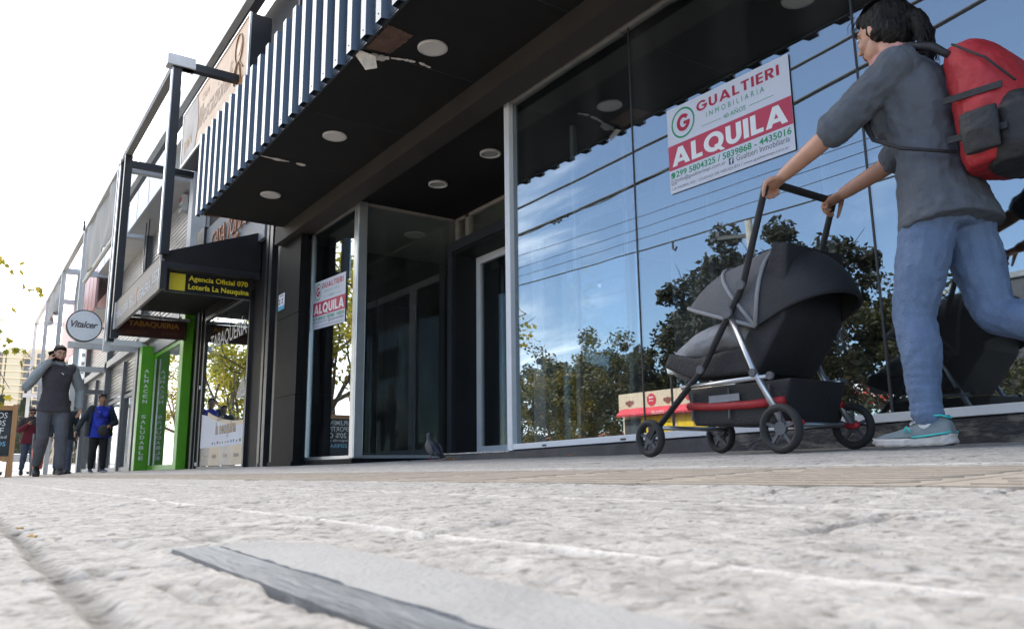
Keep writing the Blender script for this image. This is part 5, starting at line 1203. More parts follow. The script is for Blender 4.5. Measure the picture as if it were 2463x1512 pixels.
def shoe(parent, ank, fdir, pitch=0., s=1., mat='shoe_black', sole='shoe_sole', fancy=False, gz=None):
    """foot below the ankle; pitch lowers the toes (radians)"""
    fd = Vector((fdir[0], fdir[1], 0)).normalized(); up0 = Vector((0, 0, 1)); rt_ = fd.cross(up0)
    rot = Matrix.Rotation(-pitch, 3, rt_); f = rot @ fd; u = rot @ up0
    org = Vector(ank)-u*.095*s
    if gz is not None: org.z = gz
    L_ = lambda x, y, z: org+f*x*s+rt_*y*s+u*z*s
    prof = [(-.082, .020, .060, 0), (-.078, .030, .082, 0), (-.055, .037, .098, 0), (-.025, .039, .097, 0), (.0, .040, .088, .0), (.03, .041, .080, .0), (.07, .045, .066, .002), (.11, .047, .054, .004), (.15, .044, .046, .004), (.180, .034, .038, .002), (.197, .016, .028, 0)]
    n = 16; vs = []; fs = []
    for x, w_, h_, o_ in prof:
        for i in range(n):
            a = math.pi*i/(n-1); ca, sa = math.cos(a), math.sin(a)
            ww = w_*(math.copysign(abs(ca)**.7, ca)) * (1-.22*sa*sa if h_ < .07 else 1-.30*sa*sa)
            vs.append(L_(x, ww, .022+(h_-.022)*max(0, sa)**.8))
    for i in range(len(prof)-1):
        for j in range(n-1): fs.append((i*n+j, i*n+j+1, (i+1)*n+j+1, (i+1)*n+j))
        fs.append((i*n+n-1, i*n, (i+1)*n, (i+1)*n+n-1))
    fs.append(tuple(range(n))); fs.append(tuple(range((len(prof)-1)*n, len(prof)*n)))
    o = MB().add(vs, fs).build('shoe', mat, parent, True)
    if fancy: sd = o.modifiers.new('sub', 'SUBSURF'); sd.levels = sd.render_levels = 2
    outl = [(-.088, .0), (-.083, .022), (-.062, .037), (-.02, .040), (.03, .042), (.08, .049), (.13, .049), (.17, .041), (.196, .022), (.205, 0)]
    outl += [(x, -y) for x, y in reversed(outl[1:-1])]
    if not fancy:
        k = len(outl); vs = [L_(x, y, 0) for x, y in outl]+[L_(x, y, .026) for x, y in outl]
        MB().add(vs, [tuple(reversed(range(k))), tuple(range(k, 2*k))]+[(i, (i+1) % k, (i+1) % k+k, i+k) for i in range(k)]).build('sole', sole, o)
    else:
        # thick wavy sole with rocker toe
        def rz(x): return .012*max(0, (x-.11)/.095)**2+.006*max(0, (-.05-x)/.04)
        den = []
        for i in range(len(outl)):
            a, c = outl[i], outl[(i+1) % len(outl)]
            for j in range(5): den.append((a[0]+(c[0]-a[0])*j/5, a[1]+(c[1]-a[1])*j/5))
        k = len(den); layers = [(0, .93), (.005, .98), (.010, 1.01), (.015, .98), (.020, 1.01), (.025, .97)]
        vs = []
        for z, sc_ in layers:
            for x, y in den:
                hz = z*(1+.35*max(0, min(1, (.02-x)/.10)))+rz(x)*(1-z/.06)
                vs.append(L_(x+(.003*math.sin(x*190+z*300)), y*sc_+.0012*math.sin(x*230+z*500), hz+.0015*math.sin(x*140)))
        fs = [tuple(reversed(range(k))), tuple(range((len(layers)-1)*k, len(layers)*k))]
        for l in range(len(layers)-1): fs += [(l*k+i, l*k+(i+1) % k, (l+1)*k+(i+1) % k, (l+1)*k+i) for i in range(k)]
        MB().add(vs, fs).build('sole', sole, o, True)
        sgn = -1
        for sgn in (-1, 1):
            MB().tube([L_(x, sgn*y, z) for x, y, z in ((-.084, .020, .044), (-.06, .0385, .039), (-.03, .0415, .035), (0, .042, .032), (.04, .0435, .029))], .0034, 6).build('sole_stripe', 'shoe_teal', o, True)
            MB().tube([L_(x, sgn*y, z) for x, y, z in ((.040, .0445, .045), (.052, .0425, .062), (.056, .041, .066), (.060, .0425, .060), (.066, .0455, .045))], .0028, 6).build('side_mark', 'shoe_teal', o, True)
        MB().tube([L_(x, y, z) for x, y, z in ((-.078, .0, .090), (-.06, .027, .099), (-.025, .031, .099), (.0, .028, .090), (.008, 0, .089), (.0, -.028, .090), (-.025, -.031, .099), (-.06, -.027, .099), (-.078, 0, .090))], .0036, 6).build('collar_trim', 'shoe_teal', o, True)
        MB().tube([L_(x, 0, z) for x, z in ((.004, .092), (.03, .084), (.06, .074))], [.016, .014, .010], 10).build('tongue', mat, o, True)
        for xx, zz_ in ((.018, .087), (.034, .081), (.050, .075)): MB().tube([L_(xx, y, zz_-abs(y)*.32+.006) for y in (-.026, -.012, 0, .012, .026)], .003, 6).build('lace', 'sock_white', o, True)
    return o
def person(label, J, spec, T, name='person'):
    """J joints in local metres facing +Y, x to the person's right; T places them"""
    P = {k: (T @ Vector(v)) for k, v in J.items() if k not in ('face', 'footL', 'footR', 'palmL', 'palmR')}
    D = lambda v: (T.to_3x3() @ Vector(v)).normalized()
    sc = T.to_scale().x; vx = spec.get('voxel', .008)
    o = thing(name, label, 'person', ((P['anL'].x+P['anR'].x)/2, (P['anL'].y+P['anR'].y)/2, min(P['anL'].z, P['anR'].z)-.09*sc))
    bw, bd = spec.get('w', 1.), spec.get('d', 1.); lg = spec.get('leg', 1.); ar = spec.get('arm', 1.)
    sv = (P['shR']-P['shL']).normalized(); hv = (P['hipR']-P['hipL']).normalized()
    ups = (P['neck']-P['pelvis']).normalized(); fs_ = ups.cross(sv).normalized(); fh = ups.cross(hv).normalized()
    pv, ch, nk = P['pelvis'], P['chest'], P['neck']; sm_ = (P['shL']+P['shR'])/2
    def torso(mb, g=0., lo=-.10, hi=True, front=0.):
        rg = [(pv+ups*lo*sc, hv*((.145 if g < .012 else .190)*bw+g)*sc, fh*((.10 if g < .012 else .142)*bd+g)*sc), (pv-ups*.02*sc, hv*(.172*bw+g)*sc, fh*(.122*bd+g)*sc), (pv.lerp(ch, .30), hv*(.150*bw+g)*sc, fh*(.108*bd+g)*sc),
              (pv.lerp(ch, .55), sv*(.138*bw+g)*sc, fs_*(.102*bd+g)*sc), (ch, sv*(.155*(bw*.5+.5)+g)*sc, fs_*(.118*(bd*.5+.5)+g)*sc), (ch.lerp(sm_, .55), sv*(.165+g)*sc, fs_*(.108+g)*sc), (sm_, sv*(.150+g)*sc, fs_*(.078+g)*sc), (sm_.lerp(nk, .6), sv*(.085+g)*sc, fs_*(.064+g)*sc)]
        if hi: rg.append((nk, sv*(.060+g*.6)*sc, fs_*(.058+g*.6)*sc))
        loft(mb, rg)
        if spec.get('female'):
            for x in (-1, 1): mb.ell(ch+sv*x*.070*sc+fs_*(.085*bd+g)*sc+ups*.03*sc, ((.062+g)*sc, (.058+g)*sc, (.062+g)*sc))
        if spec.get('belly'): mb.ell(pv.lerp(ch, .38)+fs_*.06*sc, ((.15*bw+g)*sc, (.115*bd+g)*sc, (.16+g)*sc))
        for sh in ('shL', 'shR'): mb.ell(P[sh]-(P[sh]-sm_)*.12, ((.060+g)*sc,)*3)
    def leg(mb, s_, g=0., end=1., ripple=0.):
        h, k, a = P['hip'+s_], P['kn'+s_], P['an'+s_]; e = k.lerp(a, end); cf = k.lerp(a, .3)-fh*.012*sc
        limb(mb, [h, h.lerp(k, .5), k, cf, k.lerp(a, .65), e], [(.080*lg+g)*sc, (.074*lg+g)*sc, (.055*lg+g)*sc, (.055*lg+g)*sc, (.043*lg+g)*sc, (.036*lg+g*1.1)*sc], ripple=ripple)
    def arm(mb, s_, g=0., end=1., upper_only=False):
        a, b_, c = P['sh'+s_], P['el'+s_], P['wr'+s_]
        if upper_only: limb(mb, [a, a.lerp(b_, .5), a.lerp(b_, end)], [(.052*ar+g)*sc, (.047*ar+g)*sc, (.043*ar+g*1.2)*sc])
        else: limb(mb, [a, a.lerp(b_, .5), b_, b_.lerp(c, .3), b_.lerp(c, end)], [(.050*ar+g)*sc, (.046*ar+g)*sc, (.039*ar+g)*sc, (.039*ar+g)*sc, (.027+g)*sc])
    hd = P['head']; fdir = D(J['face']); hs = sc*spec.get('head', 1.)
    mb = MB(); torso(mb)
    for s_ in 'LR': leg(mb, s_); arm(mb, s_)
    hu = (hd-nk).normalized()*.4+Vector((0, 0, .6))
    mt = head(mb, hd, fdir, hu, hs, spec.get('chub', 1.))
    limb(mb, [nk-ups*.03*sc, hd+mt @ Vector((0, -.022, -.045))*hs], [.060*sc, .053*sc])
    for s_, th in (('L', 1), ('R', -1)):
        d = (P['wr'+s_]-P['el'+s_]).normalized(); hdv = D(J['hand'+s_]) if ('hand'+s_) in spec else d
        hand(mb, P['wr'+s_], spec.get('hd'+s_, d), D(J.get('palm'+s_, (0, 0, -1))), .98*sc, spec.get('curl'+s_, .45), spec.get('thumb'+s_, th))
    remesh(mb, 'body', spec['skin'], o, vx, 3)
    face_bits(o, hd, mt, hs, spec.get('brow', 'hair_dark'), not spec.get('shades'))
    # hair
    mb = MB(); H = lambda p, q_: mb.ell(hd+mt @ (Vector(p)*hs), tuple(x*hs for x in q_), 18, 12, mt)
    hair = spec.get('hair', 'short')
    if hair == 'short':
        H((0, -.024, .046), (.079, .094, .078)); H((0, .03, .083), (.060, .050, .030)); H((0, -.06, .0), (.070, .055, .065))
    elif hair == 'bun':
        H((0, -.024, .040), (.081, .094, .082)); H((0, .028, .080), (.062, .050, .030)); H((0, -.115, .03), (.045, .042, .045)); H((0, -.06, -.02), (.066, .05, .06))
    else:
        H((0, -.026, .040), (.083, .097, .084)); H((0, .030, .080), (.064, .052, .034)); H((0, -.060, -.030), (.080, .060, .075)); H((.055, -.030, .0), (.030, .052, .060)); H((-.055, -.030, .0), (.030, .052, .060))
        H((0, -.125, -.01), (.032, .034, .034)); H((0, -.150, -.07), (.036, .032, .080)); H((0, -.145, -.16), (.028, .024, .070)); H((.03, .055, .085), (.035, .03, .022))
    remesh(mb, 'hair', spec.get('hairmat', 'hair_dark'), o, vx*.8, 3, .012*sc, .02)
    if spec.get('beard'):
        mb = MB(); H((0, .030, -.066), (.057, .058, .045)); remesh(mb, 'beard', spec.get('hairmat', 'hair_dark'), o, vx*.8, 2, .006, .02)
    if spec.get('shades'):
        z = spec['shades']; mb = MB()
        for x in (-1, 1): mb.ell(hd+mt @ (Vector((x*.034, .092-(z-.012)*.5, z))*hs), (.028*hs, .007*hs, .020*hs), 12, 8, mt)
        for x in (-1, 1): mb.tube([hd+mt @ (Vector((x*.06, .085-(z-.012)*.5, z+.006))*hs), hd+mt @ (Vector((x*.08, -.01, z+.004))*hs)], .003, 5)
        mb.tube([hd+mt @ (Vector((-.01, .096-(z-.012)*.5, z+.004))*hs), hd+mt @ (Vector((.01, .096-(z-.012)*.5, z+.004))*hs)], .003, 5)
        mb.build('sunglasses', 'phone', o, True)
    # clothes
    def top(nm, mat, g, lo, sleeve, smat=None, disp=.014):
        mb = MB(); torso(mb, g, lo, True)
        if smat is None:
            for s_ in 'LR': arm(mb, s_, g*.9+.004, sleeve, False) if sleeve >= .99 or sleeve > .5 and not spec.get('short') else arm(mb, s_, g*.9+.006, sleeve, True)
        q_ = remesh(mb, nm, mat, o, vx, 3, disp*sc, .05*sc)
        if smat:
            mb = MB()
            for s_ in 'LR': arm(mb, s_, g*.6+.008, sleeve)
            remesh(mb, 'sleeves', smat, o, vx, 3, disp*sc, .05*sc)
        return q_
    for a in spec['tops']: top(*a)
    mb = MB(); rg = spec['trousers']
    loft(mb, [(pv-ups*.13*sc, hv*(.10*bw+.02)*sc, fh*.085*sc), (pv-ups*.06*sc, hv*(.160*bw+.012)*sc, fh*(.115*bd+.010)*sc), (pv, hv*(.166*bw+.006)*sc, fh*(.116*bd+.006)*sc), (pv+ups*.05*sc, hv*(.150*bw+.002)*sc, fh*(.106*bd+.002)*sc)])
    for s_ in 'LR': leg(mb, s_, rg[1], rg[2], rg[3] if len(rg) > 3 else 0)
    remesh(mb, 'trousers', rg[0], o, vx, 2, .013*sc, .045*sc)
    for s_ in 'LR':
        ft = J.get('foot'+s_, (0, 1, 0)); dd = T.to_3x3() @ Vector((ft[0], ft[1], 0))
        shoe(o, P['an'+s_], dd, ft[2], sc*spec.get('shoe_s', 1.), spec.get('shoe', 'shoe_black'), spec.get('sole', 'shoe_sole'), spec.get('fancy', False))
    return o, P, mt
def place(x, y, heading, s, z=None):
    """heading = world angle the person faces, degrees from +x"""
    return Matrix.Translation((x, y, G(x, y) if z is None else z)) @ Matrix.Rotation(R(heading-90), 4, 'Z') @ Matrix.Scale(s, 4)

# ---- woman striding past the window (faces -x), joints in world metres via identity-like frame
def wl_(p, T): return T.inverted() @ Vector(p)
TW = Matrix.Translation((-1.45, 2.80, 0)) @ Matrix.Rotation(R(90), 4, 'Z')
w_ = lambda *p: tuple(TW.inverted() @ Vector(p))
gw = G(-1.5, 2.72)
JW = dict(pelvis=w_(-1.345, 2.81, .93), chest=w_(-1.37, 2.80, 1.235), neck=w_(-1.425, 2.80, 1.475), head=w_(-1.495, 2.80, 1.632),
          shL=w_(-1.37, 2.635, 1.395), shR=w_(-1.40, 2.965, 1.40), elL=w_(-1.605, 2.565, 1.205), elR=w_(-1.63, 3.03, 1.205), wrL=w_(-1.835, 2.595, 1.128), wrR=w_(-1.835, 2.995, 1.128),
          hipL=w_(-1.35, 2.73, .89), hipR=w_(-1.335, 2.90, .89), knL=w_(-1.455, 2.725, .50), knR=w_(-1.27, 2.91, .50), anL=w_(-1.440, 2.72, gw+.105), anR=w_(-.93, 2.93, .36),
          face=(.10, .97, -.12), footL=(0, 1, 0), footR=(0, 1, 1.15), palmL=(0, -.35, -1), palmR=(0, -.35, -1))
SW = dict(skin='skin_a', voxel=.0062, female=True, w=.94, d=.94, leg=1.05, arm=.95, hair='long', hairmat='hair_dark', short=True,
          tops=[('pink_top', 'scarf_pink', .006, -.06, .2, None, .008), ('grey_shirt', 'cloth_grey', .017, -.12, .93, None, .019)], trousers=('denim', .012, .97, .0035), shoe='shoe_grey', fancy=True, curlL=1.25, curlR=1.25)
woman, PW, mtW = person('woman in jeans and grey short sleeved top striding past the window, pushing a black pushchair', JW, SW, TW)
# loose strands over the gathered hair
mb = MB(); hw = PW['head']; r_ = random.Random(9); L2 = lambda p: hw+mtW @ Vector(p)
for i in range(150):
    a = r_.uniform(-1.5, 1.5); e0 = r_.uniform(.15, 1.0); pts = []
    for k in range(7):
        f = k/6; th = e0*(1-f)+(-.05)*f; ph = a*(1-f*.85)
        rr = 1.02+r_.uniform(-.008, .014); yb = math.cos(ph)*math.cos(.3+f*2.5); pts.append(Vector((.084*math.sin(ph)*math.sin(.5+f*2.3)*rr, -.026+.098*math.cos(.55+f*2.35)*rr, .040+.085*math.sin(.55+f*2.35)*rr*(.55+.45*math.cos(ph)))))
    if r_.random() < .6: pts += [Vector((r_.uniform(-.02, .02), -.150+r_.uniform(-.02, .02), -.02)), Vector((r_.uniform(-.03, .03), -.165+r_.uniform(-.025, .02), -.10)), Vector((r_.uniform(-.03, .03), -.155+r_.uniform(-.03, .02), -.19-r_.uniform(0, .06)))]
    mb.tube([L2(p) for p in pts], [.0016]*(len(pts)-1)+[.0005], 4)
for i in range(26):
    x = r_.uniform(-.07, .07); mb.tube([L2((x, .05, .095)), L2((x*1.05, .085, .075)), L2((x*1.1+r_.uniform(-.01, .01), .093, .035+r_.uniform(0, .02)))], [.0017, .0015, .0006], 4)
mb.build('hair_strands', 'hair_dark', woman, True)['kind'] = 'stuff'
# white sock and ankle
MB().tube([(-1.440, 2.72, gw+.06), (-1.437, 2.72, gw+.10), (-1.437, 2.72, gw+.122)], [.034, .038, .035], 16).build('sock', 'sock_white', woman, True)
mb = MB(); loft(mb, [(Vector((-1.44, 2.80, 1.46)), Vector((.075, 0, .02)), Vector((0, .085, 0))), (Vector((-1.455, 2.80, 1.50)), Vector((.085, 0, .02)), Vector((0, .088, 0))), (Vector((-1.47, 2.80, 1.53)), Vector((.07, 0, .02)), Vector((0, .075, 0)))])
mb.ell((-1.54, 2.80, 1.44), (.05, .075, .06)); mb.ell((-1.545, 2.79, 1.36), (.035, .05, .09)); remesh(mb, 'scarf', 'scarf_pink', woman, .006, 3, .016, .025)
# backpack
bp_ = thing('backpack', 'red and black backpack on the back of the walking woman', 'backpack', (-1.12, 2.80, 1.0))
mb = MB()
loft(mb, [(Vector((-1.115, 2.80, .96)), Vector((.085, 0, 0)), Vector((0, .135, 0))), (Vector((-1.10, 2.80, 1.00)), Vector((.115, 0, 0)), Vector((0, .155, 0))), (Vector((-1.10, 2.80, 1.18)), Vector((.125, 0, 0)), Vector((0, .160, 0))), (Vector((-1.13, 2.80, 1.33)), Vector((.11, 0, 0)), Vector((0, .150, 0))), (Vector((-1.16, 2.80, 1.41)), Vector((.075, 0, 0)), Vector((0, .115, 0))), (Vector((-1.17, 2.80, 1.43)), Vector((.03, 0, 0)), Vector((0, .05, 0)))])
remesh(mb, 'main_bag', 'pack_red', bp_, .007, 4, .012, .05)
mb = MB(); loft(mb, [(Vector((-1.035, 2.80, .945)), Vector((.10, 0, 0)), Vector((0, .13, 0))), (Vector((-1.02, 2.80, .99)), Vector((.13, 0, 0)), Vector((0, .15, 0))), (Vector((-1.01, 2.80, 1.12)), Vector((.125, 0, 0)), Vector((0, .152, 0))), (Vector((-1.03, 2.80, 1.17)), Vector((.09, 0, 0)), Vector((0, .13, 0)))])
remesh(mb, 'lower_pocket', 'pack_black', bp_, .007, 4, .01, .05)
mb = MB(); mb.tube([(-1.16, 2.652, 1.395), (-1.06, 2.648, 1.30), (-.985, 2.655, 1.19)], .0045, 6); mb.build('zip_line', 'pack_black', bp_, True)
mb = MB(); loft(mb, [(Vector((-1.10, 2.640, .99)), Vector((.055, 0, 0)), Vector((0, .014, 0))), (Vector((-1.10, 2.634, 1.06)), Vector((.062, 0, 0)), Vector((0, .022, 0))), (Vector((-1.10, 2.638, 1.13)), Vector((.060, 0, 0)), Vector((0, .016, 0)))]); remesh(mb, 'side_pocket', 'pack_black', bp_, .005, 2, .006, .03)
for z_ in (1.06, 1.20): MB().bar((-1.205, 2.640, z_), (-1.02, 2.643, z_-.01), .006, .022).build('side_strap', 'pack_black', bp_)
for y in (2.68, 2.92):
    yo = .035 if y > 2.8 else -.035
    MB().tube([(-1.185, y, 1.375), (-1.235, y, 1.430), (-1.31, y+yo*.4, 1.462), (-1.39, y+yo*.5, 1.462), (-1.452, y+yo*.5, 1.42), (-1.492, y+yo*.4, 1.34), (-1.500, y+yo*.6, 1.24), (-1.44, y+yo*2.2, 1.14), (-1.34, y+yo*2.6, 1.07), (-1.19, y+yo*.5, 1.02)], [.012, .016, .017, .017, .016, .015, .013, .009, .007, .006], 8).build('strap', 'pack_black', bp_, True)
MB().tube([(-1.19, 2.76, 1.41), (-1.20, 2.77, 1.445), (-1.20, 2.83, 1.445), (-1.19, 2.84, 1.41)], .008, 6).build('haul_loop', 'pack_black', bp_, True)

bp_.location.x -= .022
MB().tube([(-1.352, 2.637, .90), (-1.40, 2.645, .70), (-1.452, 2.662, .50), (-1.445, 2.668, .38), (-1.437, 2.676, .22), (-1.437, 2.680, .17)], .0028, 5).build('side_seam', 'denim_dark', woman, True)
MB().tube([(-1.477, 2.72, gw+.128), (-1.44, 2.681, gw+.131), (-1.405, 2.72, gw+.135), (-1.44, 2.760, gw+.131), (-1.477, 2.72, gw+.128)], .006, 6).build('trouser_hem', 'denim', woman, True)
# ---- pushchair
pc = thing('pushchair', 'black pushchair with grey hood and light edged visor, pushed along the shop front', 'pushchair', (-2.25, 2.80, G(-2.25, 2.8)))
Y0, Y1 = 2.575, 3.025
def arcsurf(a0, a1, r_of, piv, na=18, nb=18, half=.215, pw=.55):
    vs = []; fs = []
    for i in range(na+1):
        th = R(a0+(a1-a0)*i/na); r = r_of(math.degrees(th))
        for j in range(nb+1):
            ph = math.pi*j/nb; s_ = max(0., math.sin(ph))**pw; y = 2.80-half*math.cos(ph)*(1 if abs(math.cos(ph)) < .999 else 1)
            vs.append((piv[0]+r*s_*math.cos(th), y, piv[1]+r*s_*math.sin(th)))
    for i in range(na):
        for j in range(nb): a = i*(nb+1)+j; fs.append((a, a+1, a+nb+2, a+nb+1))
    return MB().add(vs, fs)
PV = (-2.02, .545)
rh = lambda d: .30+.05*math.sin(R(d))+.24*max(0, (d-110)/60)**1.3
def skin_(o, t=.012): md = o.modifiers.new('s', 'SOLIDIFY'); md.thickness = t; return o
skin_(arcsurf(20, 82, rh, PV).build('rear_hood', 'pram_black', pc, True)); skin_(arcsurf(82, 128, rh, PV).build('hood', 'pram_grey', pc, True)); skin_(arcsurf(128, 160, rh, PV).build('visor', 'pram_grey', pc, True))
for d in (82, 128, 160):
    r = rh(d); pts = []
    for j in range(21):
        ph = math.pi*j/20; s_ = max(0, math.sin(ph))**.55; pts.append((PV[0]+(r+.004)*s_*math.cos(R(d)), 2.80-.217*math.cos(ph), PV[1]+(r+.004)*s_*math.sin(R(d))))
    MB().tube(pts, .009, 6).build('hood_piping', 'pram_light', pc, True)
mb = MB()
prof = [(-1.86, .86), (-1.93, .88), (-2.03, .60), (-2.12, .48), (-2.36, .46), (-2.52, .50), (-2.56, .44), (-2.40, .37), (-2.05, .36), (-1.90, .56)]
mb.prism([(x, Y0+.03, z) for x, z in prof], (0, 1, 0), Y1-Y0-.06); remesh(mb, 'seat_shell', 'pram_black', pc, .010, 8)
mb = MB(); loft(mb, [(Vector((-2.05, 2.8, .52)), Vector((0, .17, 0)), Vector((.03, 0, .07))), (Vector((-2.22, 2.8, .545)), Vector((0, .20, 0)), Vector((.01, 0, .085))), (Vector((-2.40, 2.8, .515)), Vector((0, .20, 0)), Vector((0, 0, .08))), (Vector((-2.54, 2.8, .455)), Vector((0, .16, 0)), Vector((-.01, 0, .06))), (Vector((-2.60, 2.8, .42)), Vector((0, .09, 0)), Vector((0, 0, .03)))])
remesh(mb, 'foot_cover', 'pram_light', pc, .009, 4, .02, .06)
mb = MB(); prof = [(-1.90, .33), (-2.44, .33), (-2.40, .17), (-1.96, .15)]
mb.prism([(x, Y0+.04, z) for x, z in prof], (0, 1, 0), Y1-Y0-.08); bk = remesh(mb, 'basket', 'pram_black', pc, .010, 5)
for y in (Y0+.036, Y1-.036): MB().tube([(-1.93, y, .245), (-2.10, y, .24), (-2.28, y, .245), (-2.42, y, .255)], .017, 8).build('red_trim', 'pack_red', bk, True)
for y in (Y0, Y1):
    MB().tube([(-1.91, y, 1.11), (-1.93, y, 1.06), (-2.06, y, .72), (-2.30, y, .40), (-2.58, y, .17)], .014, 10).build('frame_tube', 'pram_black', pc, True)
    MB().tube([(-2.14, y, .62), (-2.03, y, .36), (-1.92, y, .16)], .013, 10).build('frame_tube', 'pram_metal', pc, True)
    MB().tube([(-1.95, y, .34), (-2.42, y, .335)], .010, 8).build('frame_tube', 'pram_metal', pc, True)
MB().tube([(-1.91, Y0, 1.11), (-1.905, Y0+.04, 1.115), (-1.905, Y1-.04, 1.115), (-1.91, Y1, 1.11)], .016, 12).build('handle', 'rubber', pc, True)
MB().tube([(-1.92, Y0, .155), (-1.92, Y1, .155)], .010, 8).build('axle', 'pram_metal', pc, True); MB().tube([(-2.58, Y0, .17), (-2.58, Y1, .17)], .010, 8).build('axle', 'pram_metal', pc, True)
def wheel(x, y, r):
    g_ = G(x, y); vs = []; fs = []; seg = 30
    mb = MB()
    pts = [(x+(r-.016)*math.cos(2*math.pi*i/seg), y, g_+r+(r-.016)*math.sin(2*math.pi*i/seg)) for i in range(seg)]
    for i in range(seg):
        c = Vector(pts[i]); rad = (c-Vector((x, y, g_+r))).normalized()
        for k in range(8):
            a = 2*math.pi*k/8; vs.append(c+rad*.016*math.cos(a)+Vector((0, 1, 0))*.018*math.sin(a))
    for i in range(seg):
        for k in range(8): j = (i+1) % seg; fs.append((i*8+k, i*8+(k+1) % 8, j*8+(k+1) % 8, j*8+k))
    w = mb.add(vs, fs).build('wheel', 'rubber', pc, True)
    MB().disc((x, y-.008, g_+r), (0, 1, 0), .026, .016, 16).build('hub', 'pram_grey', w)
    mb = MB()
    for k in range(5): a = 2*math.pi*k/5+.3; mb.bar((x, y, g_+r), (x+(r-.02)*math.cos(a), y, g_+r+(r-.02)*math.sin(a)), .012, .012, (0, 1, 0))
    mb.build('spokes', 'pram_grey', w)
for y, o_ in ((Y0-.020, .012), (Y1+.008, .012)):
    for x, z, r_0 in ((-2.14, .62, .026), (-2.06, .72, .020), (-2.30, .40, .018), (-1.95, .34, .016), (-2.03, .36, .016)): MB().disc((x, y, z), (0, 1, 0), r_0, o_, 18).build('joint_cap', 'pram_grey', pc)
for y in (Y0+.045, Y1-.045): MB().tube([(-1.92, y, .155), (-1.875, y, .150), (-1.86, y, .162)], .012, 8).build('brake_pedal', 'pack_red', pc, True)
for y in (2.70, 2.80, 2.90): MB().tube([(PV[0]+(rh(d)+.007)*math.cos(R(d)), y, PV[1]+(rh(d)+.007)*math.sin(R(d))*math.sin(math.acos(max(-1, min(1, (2.8-y)/.215))))**.55) for d in range(84, 127, 6)], .0025, 5).build('hood_seam', 'pram_black', pc, True)
for x in (-2.40, -2.20, -2.0): MB().bar((x, Y0+.033, .19), (x+.005, Y0+.033, .315), .006, .006).build('basket_seam', 'pram_grey', bk)
MB().bar((-2.30, Y0+.030, .275), (-2.14, Y0+.030, .275), .003, .03).build('basket_label', 'pram_light', bk)
for y in (Y0-.01, Y1+.01): wheel(-2.62, y, .085); wheel(-1.92, y, .095)
for y in (Y0-.01, Y1+.01): MB().bar((-2.58, y, .175), (-2.62, y, G(-2.62, y)+.085), .03, .03, (0, 1, 0)).build('fork', 'pram_black', pc)

# ---- the others, standing frame: x right, y forward, z up (1.70 m)
def stride(st=.16, lift=.0, lean=.02, swing=.0):
    return dict(pelvis=(0, 0, .93), chest=(0, lean, 1.24), neck=(0, lean+.015, 1.465), head=(0, lean+.05, 1.60), shL=(-.185, lean, 1.40), shR=(.185, lean, 1.40),
                hipL=(-.09, 0, .89), hipR=(.09, 0, .89), knL=(-.095, st*.75, .49), knR=(.095, -st*.1, .48), anL=(-.10, st*1.25, .10), anR=(.10, -st*1.5, .16), footL=(-.1, 1, -.05), footR=(.12, 1, .45),
                elL=(-.27, -.03, 1.12), elR=(.27, -.03, 1.12), wrL=(-.27, .10, .89), wrR=(.28, .08, .88), palmL=(1, 0, 0), palmR=(-1, 0, 0), face=(0, 1, -.05))
# man on the phone, walking towards the camera
J1 = stride(.14); J1.update(elR=(.36, .06, 1.12), wrR=(.135, .135, 1.47), palmR=(-.9, -.3, .2), elL=(-.31, -.06, 1.13), wrL=(-.30, .06, .885), face=(-.12, 1, -.22), head=(-.0, .065, 1.595), anR=(.10, -.22, .15), anL=(-.115, .12, .10))
S1 = dict(skin='skin_a', hair='short', hairmat='hair_brown', brow='hair_brown', beard=True, w=.98, d=.95, voxel=.009, tops=[('sweater_vest', 'cloth_charcoal', .022, -.10, 1., 'cloth_lightgrey')], trousers=('trouser_grey', .022, .97), shoe='shoe_black', sole='shoe_black', hdR=Vector((-.2, .15, .95)), curlR=.9, curlL=.55)
m1, PM, _ = person('man with a phone at his ear, dark sleeveless sweater over grey sleeves, walking towards us', J1, S1, place(-12.6, 1.06, 6, 1.03, -.012))
mb = MB(); c = PM['wrR']; hd_ = PM['head']; ph = hd_.lerp(c, .72)+Vector((.01, .0, .05))
mt_ = Matrix.Rotation(R(25), 3, 'X') @ Matrix.Rotation(R(10), 3, 'Z')
ob = MB(); vs = [mt_ @ Vector((a, b2, c2)) for a in (-.005, .005) for b2 in (-.036, .036) for c2 in (-.072, .072)]
ob.add([ph+v for v in vs], [(0, 1, 3, 2), (4, 6, 7, 5), (0, 4, 5, 1), (2, 3, 7, 6), (0, 2, 6, 4), (1, 5, 7, 3)])
tag(ob.build('phone', 'phone', bev=.004), 'dark phone held at the ear of the man in the sleeveless sweater', 'phone')
mb = MB(); loft(mb, [(PM['neck']-Vector((0, 0, .03)), Vector((0, .085, 0)), Vector((.08, 0, 0))), (PM['neck']+Vector((0, 0, .015)), Vector((0, .082, 0)), Vector((.076, 0, .01))), (PM['neck']+Vector((.005, 0, .05)), Vector((0, .070, 0)), Vector((.066, 0, .01)))]); remesh(mb, 'collar', 'cloth_lightgrey', m1, .008, 2, .01, .03)
MB().tube([PM['chest']+Vector((.148, .035, .095)), PM['chest']+Vector((.150, .05, .088)), PM['chest']+Vector((.147, .065, .072))], .004, 5).build('chest_mark', 'ink_white', m1)
